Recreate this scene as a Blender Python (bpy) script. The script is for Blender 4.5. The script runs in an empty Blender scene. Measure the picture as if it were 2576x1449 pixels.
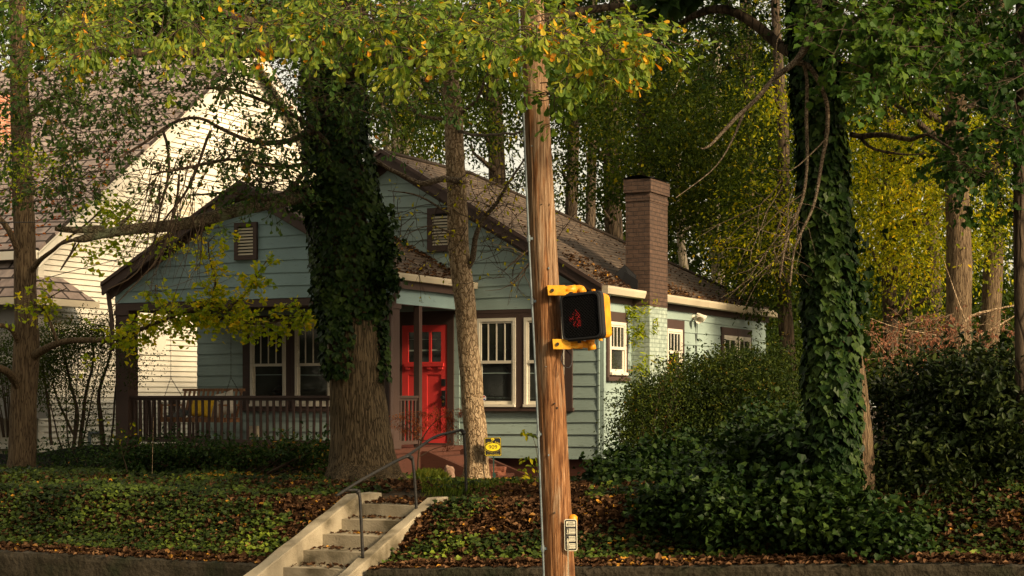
import bpy, math, random
import numpy as np
from mathutils import Vector, Matrix
from mathutils import noise as mnoise

# ------------------------------------------------------------------ camera, world, sun, exposure
SC = bpy.context.scene
COL = SC.collection
EYE = 2.5            # camera height above the street datum
FPX = 4244.0         # focal length in units of the 2576 px wide photograph
cam_d = bpy.data.cameras.new('camera'); cam = bpy.data.objects.new('camera', cam_d); COL.objects.link(cam)
cam.location = (0, 0, EYE); cam.rotation_euler = (math.radians(90), 0, 0)
cam_d.sensor_width = 36.0; cam_d.lens = 36.0 * FPX / 2576.0
cam_d.shift_y = (1000 - 724.5) / 2576.0
cam_d.clip_end = 1000; cam_d.clip_start = 0.1
SC.camera = cam
SUN_DIR = Vector((0.72, -0.62, 0.50)).normalized()      # from the scene towards the sun
W = bpy.data.worlds.new('World'); SC.world = W; W.use_nodes = True
wn = W.node_tree; bg = wn.nodes['Background']
sky = wn.nodes.new('ShaderNodeTexSky'); sky.sky_type = 'NISHITA'; sky.sun_disc = False
sky.sun_elevation = math.asin(SUN_DIR.z); sky.sun_rotation = math.atan2(SUN_DIR.x, SUN_DIR.y)
sky.dust_density = 6.0; sky.air_density = 1.0; sky.ozone_density = 0.6
cl = wn.nodes.new('ShaderNodeMix'); cl.data_type = 'RGBA'; cl.inputs[0].default_value = .55       # thin bright cloud over the sky
cl.inputs[7].default_value = (7.0, 6.0, 4.0, 1); wn.links.new(sky.outputs[0], cl.inputs[6])
wn.links.new(cl.outputs[2], bg.inputs[0]); bg.inputs[1].default_value = 0.125
sd = bpy.data.lights.new('sun', 'SUN'); so = bpy.data.objects.new('sun', sd); COL.objects.link(so)
sd.energy = 4.3; sd.angle = math.radians(8); sd.color = (1.0, 0.77, 0.48)
so.rotation_euler = SUN_DIR.to_track_quat('Z', 'Y').to_euler(); so.location = (20, -20, 30)
SC.view_settings.view_transform = 'Standard'; SC.view_settings.look = 'None'
SC.view_settings.exposure = 0.8; SC.view_settings.gamma = 1.0
SC.cycles.max_bounces = 6; SC.cycles.diffuse_bounces = 3; SC.cycles.glossy_bounces = 2
SC.cycles.transmission_bounces = 3; SC.cycles.transparent_max_bounces = 4

rng = np.random.default_rng(7); random.seed(7)

# ------------------------------------------------------------------ frames
def P(x, y, d):
    """point seen at photograph position (x, y of 2576 x 1449) and d metres away"""
    return np.array([(x - 1288) / FPX * d, d, EYE + (1000 - y) / FPX * d])
CA, SA = 0.896, 0.444
E1 = np.array([-CA, SA, 0]); E2 = np.array([SA, CA, 0]); O0 = np.array([1.432, 28.0, EYE])
def HP(a, b, z):
    """house frame: a to the left along the front, b to the back, z above eye level"""
    return O0 + E1 * a + E2 * b + np.array([0, 0, z])
def sm(t): t = min(1, max(0, t)); return t * t * (3 - 2 * t)
def zg(a, b):
    """ground height above eye level"""
    rise = min(0.36, 0.053 * max(0.0, -1.2 - a))
    if -1.395 < a < -.165 and -9.7 < b < -7.93: return -2.45
    n = 0.05 * mnoise.noise((a * .7, b * .7, 0)) + 0.02 * mnoise.noise((a * 2.5, b * 2.5, 3))
    if b > -9.68:
        z = -1.915 + 0.615 * sm((b + 9.45) / 1.3) + rise * (.8 if b > -9.4 else 1)
        z += 0.10 * sm((b + 8) / 1.2) - 0.14 * sm((b + 6.5) / 5)
        if a < -3 : z += 0.25 * sm((-3 - a) / 5) * sm((b + 9.6) / 3)
        z -= .07 * max(0, 1 - abs(a + .78) / 1.05) ** .5 * (1 if b < -7.4 else max(0, 1 - (b + 7.4)))
        return z + n * sm((b + 9.5) / .5)
    if b > -12.6: return -2.36 + rise
    if b > -13.0: return -2.52
    return -2.5 + 0.9 * sm((-15 - b) / 9)
def toab(p):
    d = np.asarray(p) - O0
    return float(d @ E1), float(d @ E2)
def gz(x, y):
    a, b = toab((x, y, EYE)); return EYE + zg(a, b)

# ------------------------------------------------------------------ mesh helpers
WM = {}
def mk(name, V, F, mat, parent=None, smooth=False, attrs=None, uv=None):
    V = np.asarray(V, float)
    base = None
    if parent is None:
        o_mat = Matrix.Translation((V[:, 0].mean(), V[:, 1].mean(), V[:, 2].min()))
        inv = o_mat.inverted()
    else:
        inv = WM[parent].inverted()
    Mi = np.array(inv)
    VL = V @ Mi[:3, :3].T + Mi[:3, 3]
    me = bpy.data.meshes.new(name)
    if isinstance(F, np.ndarray):
        n, k = F.shape; loops = F.ravel(); starts = np.arange(n) * k; tot = np.full(n, k)
    else:
        tot = np.array([len(f) for f in F]); loops = np.concatenate([np.asarray(f) for f in F]) if len(F) else np.zeros(0, int)
        starts = np.concatenate([[0], np.cumsum(tot)[:-1]]); n = len(F)
    me.vertices.add(len(VL)); me.vertices.foreach_set('co', VL.astype(np.float32).ravel())
    me.loops.add(len(loops)); me.loops.foreach_set('vertex_index', loops.astype(np.int32))
    me.polygons.add(n); me.polygons.foreach_set('loop_start', starts.astype(np.int32))
    me.polygons.foreach_set('loop_total', tot.astype(np.int32))
    me.polygons.foreach_set('use_smooth', np.full(n, bool(smooth)))
    if uv is not None:
        l = me.uv_layers.new(name='UVMap'); l.data.foreach_set('uv', np.asarray(uv, np.float32)[loops].ravel())
    me.update(calc_edges=True)
    if attrs is not None:
        at = me.attributes.new('lr', 'FLOAT', 'FACE'); at.data.foreach_set('value', np.asarray(attrs, np.float32))
    me.validate()
    me.materials.append(mat)
    o = bpy.data.objects.new(name, me); COL.objects.link(o)
    if parent is None:
        o.matrix_world = o_mat; WM[o] = o_mat
    else:
        o.parent = parent; WM[o] = WM[parent]
    return o
def root(name, loc, label, cat, group=None, rz=0.0):
    o = bpy.data.objects.new(name, None); COL.objects.link(o); o.empty_display_size = 0.2
    o.location = loc; o.rotation_euler = (0, 0, rz)
    WM[o] = Matrix.Translation(Vector(loc)) @ Matrix.Rotation(rz, 4, 'Z')
    o['label'] = label; o['category'] = cat
    if group: o['group'] = group
    return o
def tag(o, label, cat, group=None, kind=None):
    o['label'] = label; o['category'] = cat
    if group: o['group'] = group
    if kind: o['kind'] = kind
    return o
def stru(o): o['kind'] = 'structure'; return o
def copy_tree(o, parent=None):
    c = o.copy(); COL.objects.link(c)
    if parent: c.parent = parent
    for ch in [k for k in bpy.data.objects if k.parent == o]: copy_tree(ch, c)
    return c

class MB:
    def __init__(s): s.V = []; s.F = []; s.uv = []
    def add(s, pts, faces, uv=None):
        n = len(s.V); s.V += [np.asarray(p, float) for p in pts]; s.F += [[i + n for i in f] for f in faces]
        s.uv += list(uv) if uv is not None else [(0, 0)] * len(pts)
    def hexa(s, p):   # 4 bottom ccw, 4 top ccw
        s.add(p, [(3, 2, 1, 0), (4, 5, 6, 7), (0, 1, 5, 4), (1, 2, 6, 5), (2, 3, 7, 6), (3, 0, 4, 7)])
    def hb(s, a0, a1, b0, b1, z0, z1, bev=0.0):    # box in house frame
        a0, a1 = max(a0, a1), min(a0, a1)
        s.hexa([HP(a0, b0, z0), HP(a1, b0, z0), HP(a1, b1, z0), HP(a0, b1, z0), HP(a0, b0, z1), HP(a1, b0, z1), HP(a1, b1, z1), HP(a0, b1, z1)])
    def box(s, c, X, Y, Z):   # centre and three half-axes
        c, X, Y, Z = map(np.asarray, (c, X, Y, Z))
        s.hexa([c - X - Y - Z, c + X - Y - Z, c + X + Y - Z, c - X + Y - Z, c - X - Y + Z, c + X - Y + Z, c + X + Y + Z, c - X + Y + Z])
    def prism(s, poly, off):
        poly = [np.asarray(p, float) for p in poly]; off = np.asarray(off, float); n = len(poly)
        s.add(poly + [p + off for p in poly], [tuple(range(n - 1, -1, -1)), tuple(range(n, 2 * n))] + [(i, (i + 1) % n, (i + 1) % n + n, i + n) for i in range(n)])
    def tube(s, pts, rad, k=8, cap=True):
        V, F = tube(pts, rad, k)
        s.add(list(V), [tuple(f) for f in F])
        if cap:
            n = len(s.V); m = len(V)
            s.F.append(list(range(n - m, n - m + k))[::-1]); s.F.append(list(range(n - k, n)))
    def build(s, name, mat, parent=None, smooth=False, uv=False):
        return mk(name, np.array(s.V), s.F, mat, parent, smooth, uv=(s.uv if uv else None))
def frames(pts):
    pts = np.asarray(pts, float); T = np.gradient(pts, axis=0); T /= np.linalg.norm(T, axis=1)[:, None] + 1e-9
    up = np.array([0, 0, 1.0]) if abs(T[0][2]) < .9 else np.array([1.0, 0, 0])
    N = np.zeros_like(T); n = np.cross(T[0], up); n /= np.linalg.norm(n); 
    for i in range(len(T)):
        n = n - T[i] * (n @ T[i]); n /= np.linalg.norm(n) + 1e-9; N[i] = n
    return T, N, np.cross(T, N)
def tube(pts, rad, k=8, disp=None):
    pts = np.asarray(pts, float); m = len(pts); rad = np.broadcast_to(np.asarray(rad, float), (m,))
    T, N, B = frames(pts)
    th = np.linspace(0, 2 * np.pi, k, endpoint=False)
    R = rad[:, None] * np.ones((1, k))
    if disp is not None: R = R + disp(pts, th, rad)
    V = pts[:, None, :] + R[..., None] * (np.cos(th)[None, :, None] * N[:, None, :] + np.sin(th)[None, :, None] * B[:, None, :])
    V = V.reshape(-1, 3)
    i = np.arange(m - 1)[:, None] * k; j = np.arange(k)[None, :]; j2 = (j + 1) % k
    F = np.stack([i + j, i + j2, i + k + j2, i + k + j], -1).reshape(-1, 4)
    return V, F
def crom(ctrl, step):
    """Catmull-Rom through rows (x, y, z, r ...)"""
    c = np.asarray(ctrl, float)
    if len(c) == 2: c = np.array([c[0], (c[0] + c[1]) / 2, c[1]])
    e = np.vstack([2 * c[0] - c[1], c, 2 * c[-1] - c[-2]]); out = []
    for i in range(1, len(e) - 2):
        L = np.linalg.norm(e[i + 1][:3] - e[i][:3]); n = max(2, int(L / step))
        for t in np.linspace(0, 1, n, endpoint=False):
            p0, p1, p2, p3 = e[i - 1], e[i], e[i + 1], e[i + 2]
            out.append(.5 * ((2 * p1) + (-p0 + p2) * t + (2 * p0 - 5 * p1 + 4 * p2 - p3) * t * t + (-p0 + 3 * p1 - 3 * p2 + p3) * t ** 3))
    out.append(c[-1]); return np.array(out)
class Acc:      # accumulates uniform arrays (bark tubes)
    def __init__(s): s.V = []; s.F = []; s.n = 0
    def add(s, V, F): s.V.append(V); s.F.append(F + s.n); s.n += len(V)
    def build(s, name, mat, parent=None, smooth=True):
        if name in ('limb', 'branch', 'hanging_branch') and len(s.V) <= 40:      # every limb a part of its own
            n = 0
            for V, F in zip(s.V, s.F): o = mk(name, V, F - n, mat, parent, smooth); n += len(V)
            return o
        o = mk(name, np.vstack(s.V), np.vstack(s.F), mat, parent, smooth)
        if name in ('twig', 'vine', 'stem', 'branch'): o['kind'] = 'stuff'
        return o
def limb(acc, ctrl, step=.25, k=8, wob=.0, bark=0.0, seed=0):
    """ctrl rows: photo x, photo y, depth, radius in metres"""
    c = np.array([[*P(x, y, d), r] for x, y, d, r in ctrl]); s = crom(c, step)
    s[:, 3] = np.maximum(s[:, 3], 0.002)
    if wob:
        for i in range(1, len(s)):
            q = s[i, :3] * 1.3
            s[i, :3] += wob * np.array(mnoise.noise_vector((q[0] + seed, q[1], q[2])))
    dp = None
    if bark:
        def dp(pts, th, rad):
            out = np.zeros((len(pts), len(th)))
            for i, p in enumerate(pts):
                for j, t in enumerate(th):
                    cx, cy = math.cos(t), math.sin(t)
                    v = mnoise.noise((cx * 5 * rad[i] / .3 + seed, cy * 5 * rad[i] / .3, p[2] * 1.6))
                    w = mnoise.noise((cx * 13 * rad[i] / .3, cy * 13 * rad[i] / .3 + seed, p[2] * 3.5))
                    out[i, j] = bark * (v * .8 + (abs(w) - .25) * 1.3)
            return out
    V, F = tube(s[:, :3], s[:, 3], k, dp); acc.add(V, F); return s

# ------------------------------------------------------------------ materials
def lin(c): return tuple(((v / 255) / 12.92 if v / 255 <= .04045 else ((v / 255 + .055) / 1.055) ** 2.4) for v in c)
def newmat(name):
    m = bpy.data.materials.new(name); m.use_nodes = True; nt = m.node_tree
    return m, nt, nt.nodes['Principled BSDF']
def N(nt, t, **kw):
    n = nt.nodes.new(t)
    for k, v in kw.items(): setattr(n, k, v)
    return n
def ramp(nt, stops):
    r = N(nt, 'ShaderNodeValToRGB'); e = r.color_ramp.elements
    while len(e) < len(stops): e.new(0.5)
    for el, (p, c) in zip(e, stops): el.position = p; el.color = (*c, 1)
    return r
def noisy(name, c1, c2, scale=4, rough=.7, bump=.0, stretch=(1, 1, 1), bscale=None, c3=None, detail=6, spec=.3, bdist=.02, lo=.35, hi=.65):
    """two or three colours mixed by noise, with bump"""
    m, nt, b = newmat(name)
    tc = N(nt, 'ShaderNodeTexCoord'); mp = N(nt, 'ShaderNodeMapping'); mp.inputs['Scale'].default_value = stretch
    nt.links.new(tc.outputs['Object'], mp.inputs[0])
    no = N(nt, 'ShaderNodeTexNoise'); no.inputs['Scale'].default_value = scale; no.inputs['Detail'].default_value = detail
    nt.links.new(mp.outputs[0], no.inputs['Vector'])
    st = [(lo, c1), (hi, c2)] if c3 is None else [(lo, c1), ((lo + hi) / 2, c2), (hi, c3)]
    r = ramp(nt, st); nt.links.new(no.outputs['Fac'], r.inputs[0]); nt.links.new(r.outputs[0], b.inputs['Base Color'])
    b.inputs['Roughness'].default_value = rough; b.inputs['Specular IOR Level'].default_value = spec
    if bump:
        n2 = N(nt, 'ShaderNodeTexNoise'); n2.inputs['Scale'].default_value = bscale or scale * 4; n2.inputs['Detail'].default_value = 8
        nt.links.new(mp.outputs[0], n2.inputs['Vector'])
        bp = N(nt, 'ShaderNodeBump'); bp.inputs['Strength'].default_value = bump; bp.inputs['Distance'].default_value = bdist
        nt.links.new(n2.outputs['Fac'], bp.inputs['Height']); nt.links.new(bp.outputs[0], b.inputs['Normal'])
    return m
def leafmat(name, stops, trans=.35, rough=.45, spec=.4, vary=.5):
    m, nt, b = newmat(name)
    at = N(nt, 'ShaderNodeAttribute'); at.attribute_name = 'lr'
    tc = N(nt, 'ShaderNodeTexCoord'); no = N(nt, 'ShaderNodeTexNoise'); no.inputs['Scale'].default_value = .9; no.inputs['Detail'].default_value = 2
    nt.links.new(tc.outputs['Object'], no.inputs['Vector'])
    ma = N(nt, 'ShaderNodeMath', operation='MULTIPLY_ADD'); ma.inputs[1].default_value = vary; 
    sub = N(nt, 'ShaderNodeMath', operation='SUBTRACT'); sub.inputs[1].default_value = .5
    nt.links.new(no.outputs['Fac'], sub.inputs[0]); nt.links.new(sub.outputs[0], ma.inputs[0]); nt.links.new(at.outputs['Fac'], ma.inputs[2])
    r = ramp(nt, stops); nt.links.new(ma.outputs[0], r.inputs[0])
    nt.links.new(r.outputs[0], b.inputs['Base Color']); b.inputs['Roughness'].default_value = rough; b.inputs['Specular IOR Level'].default_value = spec * .45
    tr = N(nt, 'ShaderNodeBsdfTranslucent'); mx = N(nt, 'ShaderNodeMixShader'); mx.inputs[0].default_value = trans
    hs = N(nt, 'ShaderNodeHueSaturation'); hs.inputs['Value'].default_value = 1.5; hs.inputs['Saturation'].default_value = 1.1
    nt.links.new(r.outputs[0], hs.inputs['Color']); nt.links.new(hs.outputs[0], tr.inputs['Color'])
    nt.links.new(b.outputs[0], mx.inputs[1]); nt.links.new(tr.outputs[0], mx.inputs[2])
    nt.links.new(mx.outputs[0], nt.nodes['Material Output'].inputs['Surface'])
    return m
def plain(name, c, rough=.6, spec=.3, metal=0, emit=None, es=1):
    m, nt, b = newmat(name); b.inputs['Base Color'].default_value = (*c, 1); b.inputs['Roughness'].default_value = rough
    b.inputs['Specular IOR Level'].default_value = spec; b.inputs['Metallic'].default_value = metal
    if emit: b.inputs['Emission Color'].default_value = (*emit, 1); b.inputs['Emission Strength'].default_value = es
    return m
def barkmat(name, dark, mid, light, sc=9, zs=.22, rough=.9, bump=.8, moss=None):
    m, nt, b = newmat(name)
    tc = N(nt, 'ShaderNodeTexCoord'); mp = N(nt, 'ShaderNodeMapping'); mp.inputs['Scale'].default_value = (1, 1, zs)
    nt.links.new(tc.outputs['Object'], mp.inputs[0])
    n1 = N(nt, 'ShaderNodeTexNoise'); n1.inputs['Scale'].default_value = sc * 2; n1.inputs['Detail'].default_value = 8; n1.inputs['Roughness'].default_value = .7
    vo = N(nt, 'ShaderNodeTexVoronoi', feature='DISTANCE_TO_EDGE'); vo.inputs['Scale'].default_value = sc * 1.6
    n0 = N(nt, 'ShaderNodeTexNoise'); n0.inputs['Scale'].default_value = sc; mxv = N(nt, 'ShaderNodeMix', data_type='VECTOR'); mxv.inputs[0].default_value = .12
    nt.links.new(mp.outputs[0], n0.inputs['Vector']); nt.links.new(mp.outputs[0], mxv.inputs[4]); nt.links.new(n0.outputs['Color'], mxv.inputs[5])
    nt.links.new(mxv.outputs[1], vo.inputs['Vector']); nt.links.new(mp.outputs[0], n1.inputs['Vector'])
    mr = N(nt, 'ShaderNodeMapRange'); mr.inputs[2].default_value = .16; nt.links.new(vo.outputs['Distance'], mr.inputs[0])
    mr.inputs[1].default_value = 0.0
    add = N(nt, 'ShaderNodeMath', operation='MULTIPLY'); nt.links.new(mr.outputs[0], add.inputs[0]); nt.links.new(n1.outputs['Fac'], add.inputs[1])
    a2 = N(nt, 'ShaderNodeMath', operation='ADD'); nt.links.new(add.outputs[0], a2.inputs[0]); 
    h = N(nt, 'ShaderNodeMath', operation='MULTIPLY'); h.inputs[1].default_value = .45; nt.links.new(n1.outputs['Fac'], h.inputs[0]); nt.links.new(h.outputs[0], a2.inputs[1])
    r = ramp(nt, [(.12, dark), (.45, mid), (.8, light)]); nt.links.new(a2.outputs[0], r.inputs[0])
    last = r.outputs[0]
    if moss:
        n3 = N(nt, 'ShaderNodeTexNoise'); n3.inputs['Scale'].default_value = 3; n3.inputs['Detail'].default_value = 6
        nt.links.new(tc.outputs['Object'], n3.inputs['Vector']); r3 = ramp(nt, [(.52, (0, 0, 0)), (.62, (1, 1, 1))]); nt.links.new(n3.outputs['Fac'], r3.inputs[0])
        mx = N(nt, 'ShaderNodeMix', data_type='RGBA'); nt.links.new(r3.outputs[0], mx.inputs[0]); nt.links.new(last, mx.inputs[6]); mx.inputs[7].default_value = (*moss, 1); last = mx.outputs[2]
    nt.links.new(last, b.inputs['Base Color']); b.inputs['Roughness'].default_value = rough; b.inputs['Specular IOR Level'].default_value = .15
    bp = N(nt, 'ShaderNodeBump'); bp.inputs['Strength'].default_value = bump; bp.inputs['Distance'].default_value = .03
    nt.links.new(a2.outputs[0], bp.inputs['Height']); nt.links.new(bp.outputs[0], b.inputs['Normal'])
    return m
def shinglemat(name, c1, c2, w=.3, h=.14, mo=.012):
    m, nt, b = newmat(name)
    uv = N(nt, 'ShaderNodeTexCoord'); br = N(nt, 'ShaderNodeTexBrick'); br.offset = .5
    br.inputs['Scale'].default_value = 1; br.inputs['Brick Width'].default_value = w; br.inputs['Row Height'].default_value = h
    br.inputs['Mortar Size'].default_value = mo; br.inputs['Mortar Smooth'].default_value = .1; br.inputs['Bias'].default_value = 0
    br.inputs['Color1'].default_value = (*c1, 1); br.inputs['Color2'].default_value = (*c2, 1); br.inputs['Mortar'].default_value = (*[v * .18 for v in c1], 1)
    no = N(nt, 'ShaderNodeTexNoise'); no.inputs['Scale'].default_value = 5; no.inputs['Detail'].default_value = 8
    mxv = N(nt, 'ShaderNodeMix', data_type='VECTOR'); mxv.inputs[0].default_value = .02
    nt.links.new(uv.outputs['UV'], mxv.inputs[4]); nt.links.new(no.outputs['Color'], mxv.inputs[5])
    nt.links.new(uv.outputs['UV'], no.inputs['Vector']); nt.links.new(mxv.outputs[1], br.inputs['Vector'])
    mx = N(nt, 'ShaderNodeMix', data_type='RGBA', blend_type='MULTIPLY'); mx.inputs[0].default_value = 1
    r = ramp(nt, [(.3, (.55, .55, .55)), (.7, (1.15, 1.1, 1.05))]); nt.links.new(no.outputs['Fac'], r.inputs[0])
    nt.links.new(br.outputs['Color'], mx.inputs[6]); nt.links.new(r.outputs[0], mx.inputs[7]); nt.links.new(mx.outputs[2], b.inputs['Base Color'])
    b.inputs['Roughness'].default_value = .9; b.inputs['Specular IOR Level'].default_value = .2
    bp = N(nt, 'ShaderNodeBump'); bp.inputs['Strength'].default_value = .9; bp.inputs['Distance'].default_value = .015
    sub = N(nt, 'ShaderNodeMath', operation='SUBTRACT'); sub.inputs[0].default_value = 1; nt.links.new(br.outputs['Fac'], sub.inputs[1])
    nt.links.new(sub.outputs[0], bp.inputs['Height']); nt.links.new(bp.outputs[0], b.inputs['Normal'])
    return m
def paintmat(name, c, wear, amt=.62, rough=.6, sc=2.5):
    """painted boards: stains along the grain and flaking spots"""
    m, nt, b = newmat(name)
    tc = N(nt, 'ShaderNodeTexCoord'); mp = N(nt, 'ShaderNodeMapping'); mp.inputs['Scale'].default_value = (1, 1, 7); nt.links.new(tc.outputs['Object'], mp.inputs[0])
    n1 = N(nt, 'ShaderNodeTexNoise'); n1.inputs['Scale'].default_value = 7; n1.inputs['Detail'].default_value = 10; n1.inputs['Roughness'].default_value = .7; nt.links.new(mp.outputs[0], n1.inputs['Vector'])
    n2 = N(nt, 'ShaderNodeTexNoise'); n2.inputs['Scale'].default_value = sc * .3; n2.inputs['Detail'].default_value = 5; nt.links.new(tc.outputs['Object'], n2.inputs['Vector'])
    r1 = ramp(nt, [(amt, (0, 0, 0)), (amt + .05, (1, 1, 1))]); nt.links.new(n1.outputs['Fac'], r1.inputs[0])
    r2 = ramp(nt, [(.25, tuple(v * .70 for v in c)), (.75, tuple(min(1, v * 1.2) for v in c))]); nt.links.new(n2.outputs['Fac'], r2.inputs[0])
    mx = N(nt, 'ShaderNodeMix', data_type='RGBA'); nt.links.new(r1.outputs[0], mx.inputs[0]); nt.links.new(r2.outputs[0], mx.inputs[6]); mx.inputs[7].default_value = (*wear, 1)
    nt.links.new(mx.outputs[2], b.inputs['Base Color']); b.inputs['Roughness'].default_value = rough; b.inputs['Specular IOR Level'].default_value = .3
    bp = N(nt, 'ShaderNodeBump'); bp.inputs['Strength'].default_value = .35; bp.inputs['Distance'].default_value = .006
    nt.links.new(n1.outputs['Fac'], bp.inputs['Height']); nt.links.new(bp.outputs[0], b.inputs['Normal'])
    return m
M = {}
M['teal'] = paintmat('teal_paint', (.26, .34, .31), (.17, .215, .195), .60)
M['tealgable'] = paintmat('blue_teal_paint', (.205, .295, .30), (.13, .185, .19), .61)
M['brown'] = paintmat('brown_paint', (.060, .037, .030), (.03, .02, .016), .64)
M['brownred'] = paintmat('red_brown_paint', (.070, .026, .017), (.035, .015, .010), .58)
M['white'] = paintmat('white_paint', (.66, .62, .52), (.52, .48, .39), .66)
M['cream'] = paintmat('cream_paint', (.47, .41, .30), (.32, .26, .17), .62)
M['sash'] = paintmat('aged_white_paint', (.62, .58, .48), (.40, .36, .28), .6)
M['red'] = paintmat('red_paint', (.60, .045, .042), (.46, .03, .03), .68, rough=.4)
M['glass'] = noisy('dark_glass', (.010, .012, .012), (.04, .045, .04), 1.2, rough=.06, spec=.6, lo=.4, hi=.75)
M['shingle'] = shinglemat('brown_shingles', (.085, .062, .045), (.13, .098, .072))
M['shinglew'] = shinglemat('rose_grey_shingles', (.24, .19, .17), (.33, .275, .25), .5, .27, .028)
M['concrete'] = noisy('pale_concrete', (.085, .070, .042), (.23, .195, .135), 2.3, .9, .6, bscale=50, bdist=.012, c3=(.30, .26, .185), lo=.34, hi=.62, detail=12)
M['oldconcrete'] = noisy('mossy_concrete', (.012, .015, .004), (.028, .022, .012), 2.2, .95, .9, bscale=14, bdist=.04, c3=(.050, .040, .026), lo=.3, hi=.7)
M['soil'] = noisy('leafy_soil', (.02, .014, .008), (.055, .036, .018), 5, .95, .8, bscale=30, c3=(.085, .05, .022))
M['asphalt'] = noisy('asphalt', (.04, .04, .04), (.06, .06, .058), 20, .9, .3)
M['brick'] = None
M['black'] = plain('black_plastic', (.012, .012, .013), .5)
M['iron'] = noisy('black_iron', (.010, .010, .010), (.022, .019, .015), 14, .55, .3)
M['galv'] = noisy('galvanised_steel', (.08, .105, .115), (.15, .18, .19), 12, .5, .1)
M['yellow'] = noisy('yellow_enamel', (.42, .19, .012), (.68, .34, .02), 7, .5, .25, c3=(.60, .27, .015))
M['orange'] = noisy('orange_yellow_enamel', (.52, .20, .01), (.72, .30, .012), 9, .45, .15)
M['oakbark'] = barkmat('oak_bark', (.014, .010, .005), (.070, .050, .026), (.16, .115, .064), 19, .05, bump=1)
M['palebark'] = barkmat('pale_scaly_bark', (.06, .036, .018), (.30, .205, .115), (.50, .37, .23), 14, .42, bump=1)
M['ginkbark'] = barkmat('brown_furrowed_bark', (.022, .014, .008), (.10, .066, .036), (.17, .12, .068), 18, .10)
M['lichbark'] = barkmat('lichen_bark', (.014, .011, .006), (.07, .055, .034), (.15, .125, .08), 12, 1, moss=(.15, .17, .10))
M['darkbark'] = barkmat('dark_bark', (.010, .007, .005), (.045, .032, .02), (.085, .062, .04), 7, .2)
M['greybark'] = barkmat('grey_bark', (.06, .05, .038), (.20, .17, .125), (.33, .29, .22), 7, .25)
M['twig'] = plain('twig_brown', (.05, .033, .02), .9)
M['vine'] = barkmat('vine_bark', (.03, .02, .013), (.12, .085, .055), (.2, .16, .11), 15, 1)

def polemat():
    m, nt, b = newmat('weathered_pole_wood')
    tc = N(nt, 'ShaderNodeTexCoord'); mp = N(nt, 'ShaderNodeMapping'); mp.inputs['Scale'].default_value = (1, 1, .05); nt.links.new(tc.outputs['Object'], mp.inputs[0])
    mp2 = N(nt, 'ShaderNodeMapping'); mp2.inputs['Scale'].default_value = (1, 1, .16); nt.links.new(tc.outputs['Object'], mp2.inputs[0])
    n1 = N(nt, 'ShaderNodeTexNoise'); n1.inputs['Scale'].default_value = 60; n1.inputs['Detail'].default_value = 6; n1.inputs['Roughness'].default_value = .6; n1.inputs['Distortion'].default_value = .5; nt.links.new(mp.outputs[0], n1.inputs['Vector'])
    n2 = N(nt, 'ShaderNodeTexNoise'); n2.inputs['Scale'].default_value = 9; n2.inputs['Detail'].default_value = 6; n2.inputs['Roughness'].default_value = .6; nt.links.new(mp2.outputs[0], n2.inputs['Vector'])
    r1 = ramp(nt, [(.32, (.030, .011, .004)), (.44, (.115, .047, .017)), (.57, (.21, .098, .038)), (.72, (.33, .20, .11))]); nt.links.new(n1.outputs['Fac'], r1.inputs[0])
    r2 = ramp(nt, [(.32, (.045, .022, .010)), (.44, (.14, .080, .041)), (.57, (.22, .14, .080)), (.72, (.33, .245, .165))]); nt.links.new(n1.outputs['Fac'], r2.inputs[0])
    sz = N(nt, 'ShaderNodeSeparateXYZ'); nt.links.new(tc.outputs['Object'], sz.inputs[0])
    zm = N(nt, 'ShaderNodeMapRange'); zm.inputs[1].default_value = 1.5; zm.inputs[2].default_value = 5.5; zm.inputs[3].default_value = -.10; zm.inputs[4].default_value = .12; nt.links.new(sz.outputs[2], zm.inputs[0])
    ad = N(nt, 'ShaderNodeMath', operation='ADD'); nt.links.new(n2.outputs['Fac'], ad.inputs[0]); nt.links.new(zm.outputs[0], ad.inputs[1])
    r3 = ramp(nt, [(.47, (0, 0, 0)), (.56, (1, 1, 1))]); nt.links.new(ad.outputs[0], r3.inputs[0])
    mx = N(nt, 'ShaderNodeMix', data_type='RGBA'); nt.links.new(r3.outputs[0], mx.inputs[0]); nt.links.new(r1.outputs[0], mx.inputs[6]); nt.links.new(r2.outputs[0], mx.inputs[7])
    # knots
    mp3 = N(nt, 'ShaderNodeMapping'); mp3.inputs['Scale'].default_value = (1, 1, .5); nt.links.new(tc.outputs['Object'], mp3.inputs[0])
    vo = N(nt, 'ShaderNodeTexVoronoi'); vo.inputs['Scale'].default_value = 3.1; nt.links.new(mp3.outputs[0], vo.inputs['Vector'])
    r4 = ramp(nt, [(.10, (1, 1, 1)), (.19, (0, 0, 0))]); nt.links.new(vo.outputs['Distance'], r4.inputs[0])
    mk_ = N(nt, 'ShaderNodeMix', data_type='RGBA'); nt.links.new(r4.outputs[0], mk_.inputs[0]); nt.links.new(mx.outputs[2], mk_.inputs[6]); mk_.inputs[7].default_value = (.07, .028, .01, 1)
    nt.links.new(mk_.outputs[2], b.inputs['Base Color']); b.inputs['Roughness'].default_value = .85; b.inputs['Specular IOR Level'].default_value = .2
    bp = N(nt, 'ShaderNodeBump'); bp.inputs['Strength'].default_value = .7; bp.inputs['Distance'].default_value = .012
    nt.links.new(n1.outputs['Fac'], bp.inputs['Height']); nt.links.new(bp.outputs[0], b.inputs['Normal'])
    return m
M['pole'] = polemat()
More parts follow.
